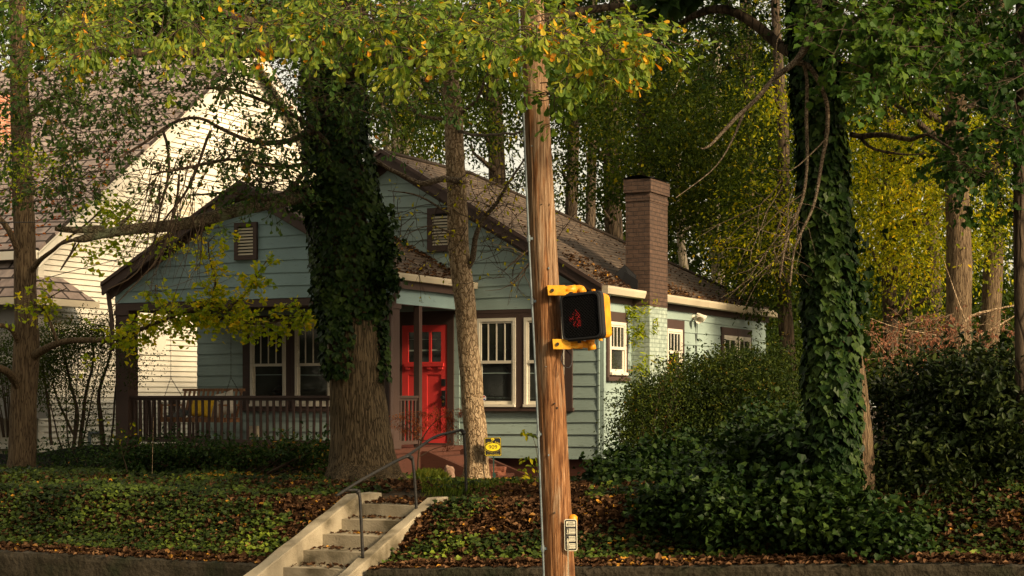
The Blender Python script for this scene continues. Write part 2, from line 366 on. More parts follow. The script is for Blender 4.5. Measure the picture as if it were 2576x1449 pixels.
def brickmat(name, c1, c2, mort, base=None, zsplit=None, c3=None):
    m, nt, b = newmat(name)
    uv = N(nt, 'ShaderNodeTexCoord'); br = N(nt, 'ShaderNodeTexBrick'); br.inputs['Scale'].default_value = 1
    br.inputs['Brick Width'].default_value = .21; br.inputs['Row Height'].default_value = .072; br.inputs['Mortar Size'].default_value = .008; br.inputs['Bias'].default_value = 0
    br.inputs['Color1'].default_value = (*c1, 1); br.inputs['Color2'].default_value = (*c2, 1); br.inputs['Mortar'].default_value = (*mort, 1)
    no = N(nt, 'ShaderNodeTexNoise'); no.inputs['Scale'].default_value = 9; no.inputs['Detail'].default_value = 8; nt.links.new(uv.outputs['UV'], no.inputs['Vector'])
    mxv = N(nt, 'ShaderNodeMix', data_type='VECTOR'); mxv.inputs[0].default_value = .02; nt.links.new(uv.outputs['UV'], mxv.inputs[4]); nt.links.new(no.outputs['Color'], mxv.inputs[5])
    nt.links.new(mxv.outputs[1], br.inputs['Vector'])
    mx = N(nt, 'ShaderNodeMix', data_type='RGBA', blend_type='MULTIPLY'); mx.inputs[0].default_value = 1
    r = ramp(nt, [(.3, (.7, .7, .7)), (.7, (1.2, 1.2, 1.2))]); nt.links.new(no.outputs['Fac'], r.inputs[0]); nt.links.new(br.outputs['Color'], mx.inputs[6]); nt.links.new(r.outputs[0], mx.inputs[7])
    last = mx.outputs[2]
    nt.links.new(last, b.inputs['Base Color']); b.inputs['Roughness'].default_value = .75
    bp = N(nt, 'ShaderNodeBump'); bp.inputs['Strength'].default_value = .8; bp.inputs['Distance'].default_value = .012
    inv = N(nt, 'ShaderNodeMath', operation='MULTIPLY_ADD'); inv.inputs[1].default_value = -1.0; nt.links.new(br.outputs['Fac'], inv.inputs[0]); nt.links.new(no.outputs['Fac'], inv.inputs[2])
    nt.links.new(inv.outputs[0], bp.inputs['Height']); nt.links.new(bp.outputs[0], b.inputs['Normal'])
    return m
M['brickbrown'] = brickmat('brown_painted_brick', (.066, .036, .023), (.084, .047, .030), (.036, .020, .013))
M['brickteal'] = brickmat('teal_painted_brick', (.27, .335, .285), (.31, .375, .32), (.20, .25, .215))
M['brickred'] = brickmat('red_brick', (.32, .11, .06), (.42, .17, .10), (.4, .3, .22))

# leaf palettes
G = dict(
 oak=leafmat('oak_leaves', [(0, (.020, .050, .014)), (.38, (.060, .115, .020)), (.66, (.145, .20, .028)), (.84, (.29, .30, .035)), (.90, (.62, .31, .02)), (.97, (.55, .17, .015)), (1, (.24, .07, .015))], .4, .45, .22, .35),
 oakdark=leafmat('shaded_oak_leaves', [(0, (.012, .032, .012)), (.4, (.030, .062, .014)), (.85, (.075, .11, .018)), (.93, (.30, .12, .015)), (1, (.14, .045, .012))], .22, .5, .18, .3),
 ivy=leafmat('ivy_leaves', [(0, (.005, .014, .004)), (.5, (.013, .029, .006)), (1, (.040, .066, .011))], .1, .45, .2, .35),
 green=leafmat('fresh_green_leaves', [(0, (.014, .034, .007)), (.5, (.04, .085, .014)), (1, (.11, .16, .02))], .35, .5, .18, .5),
 ginkgo=leafmat('ginkgo_leaves', [(0, (.10, .16, .01)), (.40, (.22, .29, .014)), (.70, (.44, .42, .018)), (1, (.70, .46, .014))], .4, .5, .2, .7),
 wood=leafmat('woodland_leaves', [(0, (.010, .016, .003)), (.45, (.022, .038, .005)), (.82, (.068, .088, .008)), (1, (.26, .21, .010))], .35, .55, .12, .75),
 gold=leafmat('golden_leaves', [(0, (.04, .065, .006)), (.4, (.16, .18, .010)), (.8, (.40, .36, .012)), (1, (.55, .36, .012))], .42, .5, .15, 1.3),
 shrub=leafmat('shrub_leaves', [(0, (.006, .014, .003)), (.5, (.022, .036, .006)), (.88, (.065, .082, .010)), (1, (.20, .09, .015))], .2, .5, .15, .5),
 laurel=leafmat('laurel_leaves', [(0, (.005, .010, .003)), (.5, (.012, .021, .005)), (1, (.045, .058, .012))], .08, .45, .2, .3),
 hedge=leafmat('porch_hedge_leaves', [(0, (.008, .020, .005)), (.5, (.020, .042, .009)), (.9, (.05, .085, .014)), (1, (.28, .14, .02))], .15, .5, .18, .4),
 litter=leafmat('fallen_leaves', [(0, (.020, .010, .005)), (.45, (.054, .027, .013)), (.8, (.105, .054, .026)), (.97, (.19, .105, .05)), (1, (.45, .22, .03))], .1, .8, .1, .5),
 litgoldlitter=leafmat('sunlit_golden_leaves', [(0, (.12, .06, .015)), (.5, (.34, .18, .025)), (1, (.58, .32, .04))], .1, .8, .1, .3),
 grass=leafmat('grass_blades', [(0, (.03, .05, .007)), (.5, (.07, .10, .012)), (1, (.18, .18, .025))], .3, .5, .15, .5),
 maple=leafmat('maple_leaves', [(0, (.07, .018, .010)), (.6, (.17, .045, .018)), (1, (.36, .13, .03))], .35, .6, .15, .3),
 dead=leafmat('dry_brown_leaves', [(0, (.09, .036, .022)), (.6, (.20, .085, .05)), (1, (.30, .15, .085))], .25, .8, .1, .3),
 fern=leafmat('fern_fronds', [(0, (.10, .14, .01)), (.6, (.28, .34, .015)), (.85, (.42, .44, .02)), (1, (.26, .10, .02))], .35, .6, .15, .6),
)
# ------------------------------------------------------------------ leaves
def tpl(l1, l2, l3, tip, z=.05):
    V = [(0, 0, 0), (-l1[0], l1[1], z), (-l2[0], l2[1], z * 1.6), (-l3[0], l3[1], z), (0, tip, 0), (l1[0], l1[1], z), (l2[0], l2[1], z * 1.6), (l3[0], l3[1], z)]
    return np.array(V, float), np.array([[0, 4, 3, 2, 1], [0, 5, 6, 7, 4]])
T_OAK = tpl((.09, .35), (.27, .74), (.20, .95), 1.0); T_GINK = tpl((.28, .35), (.52, .78), (.25, .98), .86, .08)
T_IVY = tpl((.40, .0), (.52, .40), (.27, .60), .95, .08); T_ELL = tpl((.18, .22), (.25, .52), (.14, .82), 1.0, .06)
T_NAR = tpl((.07, .2), (.09, .5), (.05, .8), 1.0, .03); T_LIT = tpl((.30, .15), (.40, .55), (.18, .8), 1.0, .22)
def nrm(a): return a / (np.linalg.norm(a, axis=-1, keepdims=True) + 1e-9)
class Leaves:
    def __init__(s): s.V = []; s.F = []; s.A = []; s.n = 0
    def add(s, p, d, nn, size, T, lr=None):
        p = np.atleast_2d(p); n = len(p)
        if n == 0: return
        d = nrm(d); X = nrm(np.cross(d, nn)); Z = np.cross(X, d); size = np.broadcast_to(size, (n,))
        tv, tf = T
        V = p[:, None, :] + size[:, None, None] * (tv[None, :, 0:1] * X[:, None] + tv[None, :, 1:2] * d[:, None] + tv[None, :, 2:3] * Z[:, None])
        F = tf[None] + (np.arange(n) * len(tv))[:, None, None] + s.n
        s.V.append(V.reshape(-1, 3)); s.F.append(F.reshape(-1, tf.shape[1])); s.n += n * len(tv)
        if lr is None: lr = rng.random(n)
        s.A.append(np.repeat(lr, len(tf)))
    def build(s, name, mat, parent=None):
        return mk(name, np.vstack(s.V), np.vstack(s.F), mat, parent, False, attrs=np.concatenate(s.A))
def rdir(n): return nrm(rng.normal(size=(n, 3)))
def cloud(L, centres, radii, nsub, nleaf, size, T, droop=.3, flat=.6, lrb=(0, 1), sub=.35):
    """leaf sprays: nsub sprays inside every ellipsoid, nleaf leaves in each spray"""
    centres = np.atleast_2d(centres); radii = np.atleast_2d(radii)
    for c, r in zip(centres, radii):
        q = rdir(nsub) * (rng.random((nsub, 1)) ** .45); sc_ = c + q * r
        out = nrm(q + 1e-6) * .6 + rdir(nsub) * .7; out[:, 2] -= droop * .5; out = nrm(out)
        n = nsub * nleaf
        S = np.repeat(sc_, nleaf, 0); D = np.repeat(out, nleaf, 0); t = rng.random((n, 1))
        spread = rng.normal(size=(n, 3)) * np.array([1, 1, flat]) * sub * .33
        p = S + D * (t * sub * 1.6 - sub * .5) + spread * (1 - .5 * t)
        d = nrm(D * .7 + rdir(n)); d[:, 2] -= droop
        nn = nrm(np.array([0, 0, 1.0]) + rdir(n) * .8)
        base = np.repeat(rng.uniform(lrb[0], lrb[1], nsub), nleaf)
        L.add(p, d, nn, size * rng.uniform(.6, 1.25, n), T, np.clip(base * .6 + .4 * rng.uniform(lrb[0], lrb[1], n), 0, 1))

exec_order = []
# ------------------------------------------------------------------ ground, sidewalk, road
def ground():
    av = np.sort(np.concatenate([np.linspace(-120, -16, 14), np.arange(-15, 14, .3), np.linspace(15, 120, 14), [-1.40, -1.39, -.17, -.16]]))
    bv = np.sort(np.concatenate([[-9.70, -7.94, -7.92], np.arange(-9.65, -6.5, .12), np.arange(-6.3, 3, .5), np.linspace(4, 160, 24)]))
    V = [HP(a, b, zg(a, max(b, -9.679))) for b in bv for a in av]; n = len(av)
    F = np.array([[i * n + j, i * n + j + 1, (i + 1) * n + j + 1, (i + 1) * n + j] for i in range(len(bv) - 1) for j in range(n - 1)])
    stru(mk('ground', V, F, M['soil'], None, True))
    av2 = np.concatenate([[-120, -40, -20], np.arange(-15, 14, 1.0), [20, 40, 120]])
    def strip(name, bs, mat, dz=0):
        V = [HP(a, b, zg(a, b) + dz) for b in bs for a in av2]; n = len(av2)
        F = np.array([[i * n + j, i * n + j + 1, (i + 1) * n + j + 1, (i + 1) * n + j] for i in range(len(bs) - 1) for j in range(n - 1)])
        stru(mk(name, V, F, mat))
    strip('sidewalk', [-12.59, -11, -9.79], M['concrete'])
    mb = MB()
    for i in range(len(av2) - 1):
        a0, a1 = av2[i + 1], av2[i]; 
        z0, z1 = zg(a0, -11), zg(a1, -11)
        mb.hexa([HP(a0, -12.75, z0 - .3), HP(a1, -12.75, z1 - .3), HP(a1, -12.6, z1 - .3), HP(a0, -12.6, z0 - .3), HP(a0, -12.75, z0 + .004), HP(a1, -12.75, z1 + .004), HP(a1, -12.6, z1 + .004), HP(a0, -12.6, z0 + .004)])
    stru(mb.build('kerb', M['concrete']))
    strip('street', [-12.76, -13.5, -15, -17, -20, -24, -28, -40, -80], M['asphalt'], -.15)
ground()

# ------------------------------------------------------------------ wall frames, siding, windows
FRONT = (O0, E1, -E2); SIDE = (O0, E2, -E1)
def WPt(fr, u, n, z): return fr[0] + fr[1] * u + fr[2] * n + np.array([0, 0, z])
def wb(mb, fr, u0, u1, n0, n1, z0, z1):
    mb.hexa([WPt(fr, u0, n0, z0), WPt(fr, u1, n0, z0), WPt(fr, u1, n1, z0), WPt(fr, u0, n1, z0), WPt(fr, u0, n0, z1), WPt(fr, u1, n0, z1), WPt(fr, u1, n1, z1), WPt(fr, u0, n1, z1)])
def clipz(poly, zc, keep_above):
    out = []
    for i in range(len(poly)):
        p, q = poly[i], poly[(i + 1) % len(poly)]
        ip = (p[1] >= zc - 1e-9) if keep_above else (p[1] <= zc + 1e-9); iq = (q[1] >= zc - 1e-9) if keep_above else (q[1] <= zc + 1e-9)
        if ip: out.append(p)
        if ip != iq:
            t = (zc - p[1]) / (q[1] - p[1]); out.append((p[0] + (q[0] - p[0]) * t, zc))
    return out
def siding(fr, poly, exposure=.2, lap=.02, n=0.0, wav=.006, z_start=None, mb=None, back=.1):
    mb = mb or MB(); zs = [p[1] for p in poly]; z = min(zs) if z_start is None else z_start; zt = max(zs); k = 0
    while z < zt - .005:
        z1 = z + exposure; pl = clipz(clipz(poly, max(z, min(zs)), True), min(z1, zt), False)
        if len(pl) >= 3:
            us = [p[0] for p in pl]; u0, u1 = min(us), max(us); m = max(1, int((u1 - u0) / .6)); jit = random.uniform(-.003, .003)
            def col(u):
                lo = None; hi = None
                for i in range(len(pl)):
                    (ua, za), (ub, zb) = pl[i], pl[(i + 1) % len(pl)]
                    if abs(ua - ub) < 1e-9:
                        if abs(u - ua) < 1e-6: c = [za, zb]
                        else: continue
                    elif min(ua, ub) - 1e-6 <= u <= max(ua, ub) + 1e-6: c = [za + (zb - za) * (u - ua) / (ub - ua)]
                    else: continue
                    for v in c: lo = v if lo is None else min(lo, v); hi = v if hi is None else max(hi, v)
                return lo, hi
            uu = sorted(set([round(u0 + (u1 - u0) * i / m, 5) for i in range(m + 1)] + [round(u, 5) for u in us]))
            pts = []; 
            for u in uu:
                u = min(max(u, u0), u1); lo, hi = col(u)
                w = wav * math.sin(u * 1.3 + k * .7) + wav * .5 * math.sin(u * 4.1 + k)
                def off(zz): return n + .003 + (lap + jit) * (1 - (zz - z) / exposure)
                wl = w if lo < zt - 1e-6 and lo > min(zs) + 1e-6 else 0; wh = w if hi < zt - 1e-6 else 0
                pts.append((WPt(fr, u, n, lo + wl), WPt(fr, u, off(lo), lo + wl), WPt(fr, u, off(hi), hi + wh)))
            for i in range(len(pts) - 1):
                a, b = pts[i], pts[i + 1]
                mb.add([a[0], b[0], b[1], a[1], b[2], a[2]], [(0, 1, 2, 3), (3, 2, 4, 5)])
        z = z1; k += 1
    if back: mb.prism([WPt(fr, u, n, z) for u, z in poly], -fr[2] * back)
    return mb
def window(house, fr, u0, u1, z0, z1, casing, zm, nm=3, sill=True, lab=None, sticker=False):
    """u0<u1 outer white frame, casing = brown surround (cu0, cu1, cz0, cz1) or None"""
    f = MB(); t = .055
    if casing is not None:
        c = MB(); cu0, cu1, cz0, cz1 = casing
        wb(c, fr, cu0, u0, .0, .05, cz0, cz1); wb(c, fr, u1, cu1, .0, .05, cz0, cz1); wb(c, fr, u0, u1, .0, .05, z1, cz1); wb(c, fr, u0, u1, .0, .05, cz0, z0)
        wb(c, fr, cu0 - .03, cu1 + .03, .0, .085, cz0 - .03, cz0 + .03)
        w = c.build('window', M['brown'], house)
        wb(f, fr, u0, u0 + t, .0, .062, z0, z1)
    else:
        wb(f, fr, u0, u0 + t, .0, .062, z0, z1); w = house
    wb(f, fr, u1 - t, u1, .0, .062, z0, z1); wb(f, fr, u0 + t, u1 - t, .0, .0615, z1 - t, z1)
    wb(f, fr, u0, u1, .0, .10, z0, z0 + .045)
    if casing is None: w = f.build('window', M['sash'], house)
    else: f.build('frame', M['sash'], w)
    s = MB(); e = .04; a0, a1 = u0 + t, u1 - t
    # upper sash proud, lower sash set back
    wb(s, fr, a0, a0 + e * .8, .0, .05, zm, z1 - t); wb(s, fr, a1 - e * .8, a1, .0, .05, zm, z1 - t); wb(s, fr, a0, a1, .0, .048, z1 - t - e * .8, z1 - t - .001)
    wb(s, fr, a0, a1, .0, .054, zm - .03, zm + .02)
    wb(s, fr, a0, a0 + e, .0, .03, z0 + .045, zm - .03); wb(s, fr, a1 - e, a1, .0, .03, z0 + .045, zm - .03); wb(s, fr, a0 + e, a1 - e, .0, .029, z0 + .045, z0 + .045 + e * 1.4)
    for i in range(nm):
        u = a0 + (a1 - a0) * (i + 1) / (nm + 1); wb(s, fr, u - .011, u + .011, .0, .042, zm + .02, z1 - t - e * .8)
    s.build('sash', M['sash'], w)
    g = MB(); wb(g, fr, a0 + .002, a1 - .002, -.01, .0335, zm + .01, z1 - t - .002); wb(g, fr, a0 + .002, a1 - .002, -.01, .022, z0 + .046, zm - .01)
    g.build('pane', M['glass'], w)
    return w

# ------------------------------------------------------------------ the blue house
house = root('blue_house', tuple(HP(4.1, 3.0, -1.40)), 'blue-green clapboard bungalow with brown trim, red door and front porch', 'house')
ZE, ZR = 1.83, 4.30        # eave and ridge
AW, BW, AR = 8.18, 8.95, 4.0
fnd = MB(); fnd.hb(AW - .08, .06, .06, BW, -1.9, -1.03); fnd.build('foundation', M['brownred'], house)
# walls
sl = (ZR - ZE) / (AR + .15)
def zroof(a): return ZR - sl * abs(a - AR)
wf = siding(FRONT, [(0, -1.03), (AW, -1.03), (AW, 1.5), (0, 1.5)], .205, back=.15); wf.build('wall', M['teal'], house)
za = zroof(0) - .13
gable_poly = [(-.03, 1.5), (AW + .03, 1.5), (AW + .03, zroof(AW) - .1), (AR, ZR - .12), (-.03, zroof(0) - .12)]
siding(FRONT, gable_poly, .205, n=.035, wav=.009, back=.15).build('gable', M['teal'], house)
siding(SIDE, [(0.002, -1.03), (BW, -1.03), (BW, 1.80), (0.002, 1.80)], .225, back=.15).build('wall', M['teal'], house)
wl = MB(); wl.hb(AW - .003, AW - .15, .15, BW, -1.03, 1.8); wl.hb(AW, 0.15, BW - .01, BW + .1, -1.03, 1.8); wl.build('wall', M['teal'], house)
# corner boards of mitred siding: small corner caps
cb = MB()
for k in range(12):
    z = -1.03 + .205 * k; cb.hb(.0, -.028, -.028, .09, z + .004, z + .20)
cb.build('corner_cap', M['teal'], house)
cb = MB()
for k in range(12):
    z = -1.03 + .205 * k; cb.hb(2.715, 2.60, -.03, .03, z + .004, z + .20)
cb.build('corner_cap', M['teal'], house)
# roof
OV = .25; BR = 3.1; BB = 9.25
def roofquad(mb, pts, thick=.06):
    """sloped slab with metric uv: pts[0]->pts[1] along the eave"""
    pts = [np.asarray(p) for p in pts]; u = pts[1] - pts[0]; u = u / np.linalg.norm(u); nn = np.cross(pts[1] - pts[0], pts[2] - pts[0]); nn /= np.linalg.norm(nn)
    if nn[2] < 0: nn = -nn
    v = np.cross(nn, u)
    if v[2] < 0: v = -v
    uvs = [((p - pts[0]) @ u, (p - pts[0]) @ v) for p in pts]; n = len(pts)
    lo = [p - nn * thick for p in pts]
    mb.add(pts + lo, [tuple(range(n)), tuple(range(2 * n - 1, n - 1, -1))] + [(i, (i + 1) % n, (i + 1) % n + n, i + n) for i in range(n)], uvs + uvs)
ra = -.17; la = AW + .17
R0, R1 = HP(AR, -OV, ZR), HP(AR, BR, ZR)
mb = MB(); roofquad(mb, [HP(ra, -OV, ZE), HP(ra, BB, ZE), R1, R0]); 
roofquad(mb, [HP(la, BB, ZE), HP(la, -OV, ZE), R0, R1]); roofquad(mb, [HP(ra, BB, ZE), HP(la, BB, ZE), R1])
roof = mb.build('roof', M['shingle'], house, uv=True)
mb = MB(); mb.tube([HP(AR, -OV - .01, ZR + .005), HP(AR, BR, ZR + .01)], .05, 6); mb.tube([HP(AR, BR, ZR + .01), HP(ra, BB, ZE + .01)], .045, 6); mb.build('ridge', M['shingle'], roof)
def rake(p0, p1, w=.2, t=.05, nrm_=None):
    """fascia board below the sloped edge p0->p1, towards the front"""
    mb = MB(); f = -E2 * t; d = np.array([0, 0, -w]); mb.prism([p0, p1, p1 + d, p0 + d], f); return mb
mb = rake(HP(ra - .02, -OV + .0, ZE + .0), HP(AR, -OV, ZR + .02)); 
# crown strip
mb.prism([HP(ra - .03, -OV - .05, ZE + .03), HP(AR, -OV - .05, ZR + .05), HP(AR, -OV - .05, ZR - .02), HP(ra - .03, -OV - .05, ZE - .04)], -E2 * .03)
mb.build('fascia', M['brown'], house); mb = MB(); mb.prism([HP(AR, -OV, ZR + .02), HP(la, -OV, ZE), HP(la, -OV, ZE - .2), HP(AR, -OV, ZR - .18)], -E2 * .05)
mb.prism([HP(AR, -OV - .05, ZR + .05), HP(la, -OV - .05, ZE + .03), HP(la, -OV - .05, ZE - .04), HP(AR, -OV - .05, ZR - .02)], -E2 * .03)
mb.build('fascia', M['brown'], house)
mb = MB()   # frieze on the gable wall below the rake
for s, e in ((-.03, AR), (AW + .03, AR)):
    mb.prism([HP(s, -.05, zroof(s if s < AR else s) - .1), HP(e, -.05, ZR - .1), HP(e, -.05, ZR - .29), HP(s, -.05, zroof(s) - .27)], -E2 * .02)
mb.hb(AW, -.005, -.03, -.055, 1.44, 1.50); mb.build('trim', M['brown'], house)
mb = MB(); mb.hb(2.36, .47, -.0, -.042, 1.46, 1.30); mb.build('trim', M['brown'], house)
mb = MB(); mb.hb(-.001, -.16, .05, 9.1, 1.76, 1.74); mb.hb(-.02, -.04, .0, 9.1, 1.60, 1.76); mb.build('soffit', M['brown'], house)
# gutters along the right side, interrupted by the chimney
for b0, b1 in ((-.28, 1.40), (2.26, 9.2)):
    mb = MB(); prof = [(-.17, 1.70), (-.27, 1.71), (-.30, 1.80), (-.30, 1.835), (-.285, 1.835), (-.285, 1.80), (-.26, 1.725), (-.18, 1.72), (-.18, 1.81), (-.17, 1.81)]
    mb.prism([HP(a, b0, z) for a, z in prof], E2 * (b1 - b0)); mb.hb(-.17, -.30, b0 - .004, b0 - .012, 1.70, 1.835); mb.build('gutter', M['cream'], house)
# downspout at the right front corner
mb = MB(); s_ = crom([[*HP(-.10, .06, 1.74), 0], [*HP(-.09, .05, 1.62), 0], [*HP(-.075, .045, 1.45), 0], [*HP(-.075, .045, -.9), 0], [*HP(-.10, .02, -1.12), 0]], .2)
mb.hb(-.035, -.10, .0, .085, -1.10, 1.6); mb.tube([HP(-.07, .04, 1.58), HP(-.18, .04, 1.72)], .04, 8); mb.hb(-.03, -.11, -.006, .095, .1, .16); mb.hb(-.03, -.11, -.006, .095, -.5, -.44)
mb.build('downspout', M['teal'], house)
# windows in the front wall
window(house, FRONT, 1.502, 2.246, -.16, 1.353, (1.424, 2.40, -.20, 1.46), .61)
w2 = window(house, FRONT, .60, 1.346, -.16, 1.353, (.456, 1.42, -.20, 1.46), .61)
window(house, FRONT, 6.164, 6.948, -.16, 1.376, (6.07, 7.12, -.22, 1.5), .60)
window(house, FRONT, 5.20, 5.967, -.16, 1.376, (5.05, 6.065, -.22, 1.5), .60)
window(house, SIDE, .36, 1.07, .38, 1.28, (.28, 1.17, .31, 1.45), .84)
window(house, SIDE, 3.03, 3.80, .38, 1.26, (2.95, 3.93, .31, 1.43), .84)
window(house, SIDE, 6.15, 6.95, .45, 1.24, (6.05, 7.0, .38, 1.40), .84, 1)
window(house, SIDE, 7.06, 7.80, .45, 1.24, (7.01, 7.90, .38, 1.40), .84, 1)
# alarm sticker in the front window
st = MB(); c = np.array([2.13, .03, -.02]); st.prism([HP(2.13 + .05 * math.cos(t), -.0235, -.01 + .05 * math.sin(t)) for t in np.arange(8) * math.pi / 4 + .39], -E2 * .002); o = st.build('sticker', plain('sticker_white', (.7, .7, .72)), house)
st = MB(); st.prism([HP(2.13 + .04, -.026, .005), HP(2.13 - .04, -.026, .005), HP(2.13 - .02, -.026, .028), HP(2.13 + .02, -.026, .028)], -E2 * .001); st.build('sticker_band', plain('sticker_red', (.5, .03, .04)), o)
st = MB(); st.prism([HP(2.13 + .04, -.026, -.022), HP(2.13 - .04, -.026, -.022), HP(2.13 - .02, -.026, -.048), HP(2.13 + .02, -.026, -.048)], -E2 * .001); st.build('sticker_band', plain('sticker_blue', (.03, .05, .35)), o)
# gable vent
def vent(fr, u0, u1, z0, z1, n0, cw=.1):
    c = MB(); wb(c, fr, u0, u0 + cw, n0, n0 + .05, z0, z1); wb(c, fr, u1 - cw, u1, n0, n0 + .05, z0, z1); wb(c, fr, u0 + cw, u1 - cw, n0, n0 + .05, z1 - cw, z1); wb(c, fr, u0 + cw, u1 - cw, n0, n0 + .052, z0, z0 + cw)
    v = c.build('vent', M['brown'], house); l = MB(); n = int((z1 - z0 - 2 * cw) / .052); wb(l, fr, u0 + cw, u1 - cw, n0, n0 + .006, z0 + cw, z1 - cw)
    l.build('vent_backing', M['black'], v); l = MB()
    for i in range(n):
        z = z0 + cw + .052 * (i + .5); a, b = u0 + cw, u1 - cw
        q = [WPt(fr, a, n0 + .04, z - .018), WPt(fr, b, n0 + .04, z - .018), WPt(fr, b, n0 + .012, z + .012), WPt(fr, a, n0 + .012, z + .012)]; l.prism(q, (0, 0, .007))
    l.build('louvre', M['cream'], v)
vent(FRONT, 2.45, 3.2, 2.53, 3.29, .05)
# door
d = MB(); D0_, D1_ = 2.83, 3.726; Z0_, Z1_ = -.79, 1.263
def db(mb, u0, u1, n0, n1, z0, z1): wb(mb, FRONT, u0, u1, n0, n1, z0, z1)
db(d, D0_, D0_ + .12, 0, .045, Z0_, Z1_); db(d, D1_ - .12, D1_, 0, .045, Z0_, Z1_); db(d, D0_ + .12, D1_ - .12, 0, .0448, Z1_ - .12, Z1_)
db(d, D0_ + .12, D1_ - .12, 0, .0446, .40, .62); db(d, D0_ + .12, D1_ - .12, 0, .0446, Z0_, Z0_ + .2); db(d, D0_ + .12, D1_ - .12, 0, .03, Z0_ + .2, .40)
db(d, (D0_ + D1_) / 2 - .05, (D0_ + D1_) / 2 + .05, .0, .0444, Z0_ + .2, .40)
for k in (1, 2): u = D0_ + .12 + (D1_ - D0_ - .24) * k / 3; db(d, u - .022, u + .022, 0, .0445, .62, Z1_ - .12)
db(d, D0_ + .06, D1_ - .06, .045, .085, .54, .60)
for k in range(4): u = D0_ + .12 + (D1_ - D0_ - .24) * k / 3; db(d, u - .04, u + .04, .045, .075, .49, .54)
door = d.build('door', M['red'], house)
g = MB(); db(g, D0_ + .12, D1_ - .12, 0, .02, .62, Z1_ - .12); g.build('pane', M['glass'], door)
h = MB(); db(h, D0_ + .03, D0_ + .10, .045, .06, -.15, .12); h.tube([WPt(FRONT, D0_ + .065, .06, 0), WPt(FRONT, D0_ + .065, .12, 0)], .03, 8); db(h, D0_ + .03, D0_ + .10, .045, .075, .2, .32); h.build('handle', M['black'], door)
h = MB(); h.tube([WPt(FRONT, D0_ + .065, .061, -.07), WPt(FRONT, D0_ + .065, .08, -.07)], .018, 8); h.build('keyhole', plain('brass', (.6, .35, .08), .3, metal=1), door)
t = MB(); db(t, D0_ - .13, D0_ - .004, 0, .055, -.82, 1.45); db(t, D1_ + .004, D1_ + .14, 0, .055, -.82, 1.45); db(t, D0_ - .004, D1_ + .004, 0, .0555, Z1_ + .004, 1.45); db(t, D0_ - .004, D1_ + .004, 0, .07, -.83, Z0_ - .003)
t.build('door_frame', M['brown'], house)
# floodlights on the side wall
fl = MB(); q = WPt(SIDE, 4.45, 0, 1.52); fl.tube([q, q - E1 * .05], .05, 10)
for sgn in (-1, 1):
    c0 = q - E1 * .05; c1 = c0 - E1 * .10 + E2 * .14 * sgn * .6 + np.array([0, 0, .02 * sgn]); dr = nrm((-E1 * .6 - E2 * (.7 if sgn < 0 else -.2) + np.array([0, 0, -.45]))[None])[0]
    fl.tube([c0, c1], .018, 6); pts = [c1 - dr * .09, c1 - dr * .05, c1 + dr * .02, c1 + dr * .07, c1 + dr * .10]; V, F = tube(pts, [.02, .035, .05, .07, .072], 12); fl.add(list(V), [tuple(f) for f in F])
fl.build('floodlight', M['white'], house, True)
cb = MB(); cb.tube([WPt(SIDE, 4.62, .02, 1.5), WPt(SIDE, 4.60, .015, .6), WPt(SIDE, 4.56, .02, -.9)], .008, 5); cb.tube([WPt(SIDE, 4.70, .02, 1.45), WPt(SIDE, 4.64, .015, .5), WPt(SIDE, 4.60, .02, -.9)], .008, 5); cb.build('cable', M['iron'], house)
# chimney
ch = MB()
def brickbox(mb, a0, a1, b0, b1, z0, z1):
    for (p, q, r, s_, L) in (((a0, b0), (a1, b0), 0, 0, abs(a0 - a1)), ((a1, b0), (a1, b1), 0, 0, b1 - b0), ((a1, b1), (a0, b1), 0, 0, abs(a0 - a1)), ((a0, b1), (a0, b0), 0, 0, b1 - b0)):
        mb.add([HP(*p, z0), HP(*q, z0), HP(*q, z1), HP(*p, z1)], [(0, 1, 2, 3)], [(p[0] * 3.1, z0), (p[0] * 3.1 + L, z0), (p[0] * 3.1 + L, z1), (p[0] * 3.1, z1)])
    mb.add([HP(a0, b0, z1), HP(a1, b0, z1), HP(a1, b1, z1), HP(a0, b1, z1)], [(0, 1, 2, 3)], [(0, 0), (.3, 0), (.3, .3), (0, .3)])
brickbox(ch, .09, -.36, 1.40, 2.25, 1.58, 3.70); brickbox(ch, .12, -.39, 1.37, 2.28, 3.55, 3.78); brickbox(ch, .10, -.37, 1.39, 2.26, 3.4, 3.48)
chim = ch.build('chimney', M['brickbrown'], house, uv=True)
c2 = MB(); brickbox(c2, .09, -.355, 1.405, 2.245, -1.4, 1.585); c2.build('chimney_base', M['brickteal'], chim, uv=True)
cap = MB(); g = []
for i in range(6):
    for j in range(6): g.append(HP(.14 - .56 * i / 5, 1.34 + .96 * j / 5, 3.785 + .05 * math.sin(i / 5 * 3.14) + random.uniform(0, .015)))
cap.add(g, [(i * 6 + j, i * 6 + j + 1, i * 6 + j + 7, i * 6 + j + 6) for i in range(5) for j in range(5)]); cap.build('cap', M['black'], chim)
fsh = MB(); fsh.prism([HP(.35, 1.30, 2.04), HP(-.12, 1.30, 1.87), HP(-.12, 1.38, 2.10), HP(.1, 1.38, 2.3)], (0, 0, .01)); fsh.prism([HP(.1, 1.24, 1.98), HP(-.2, 1.24, 1.80), HP(-.2, 1.26, 2.02), HP(.05, 1.26, 2.18)], -E2 * .01); fsh.build('flashing', M['black'], chim)

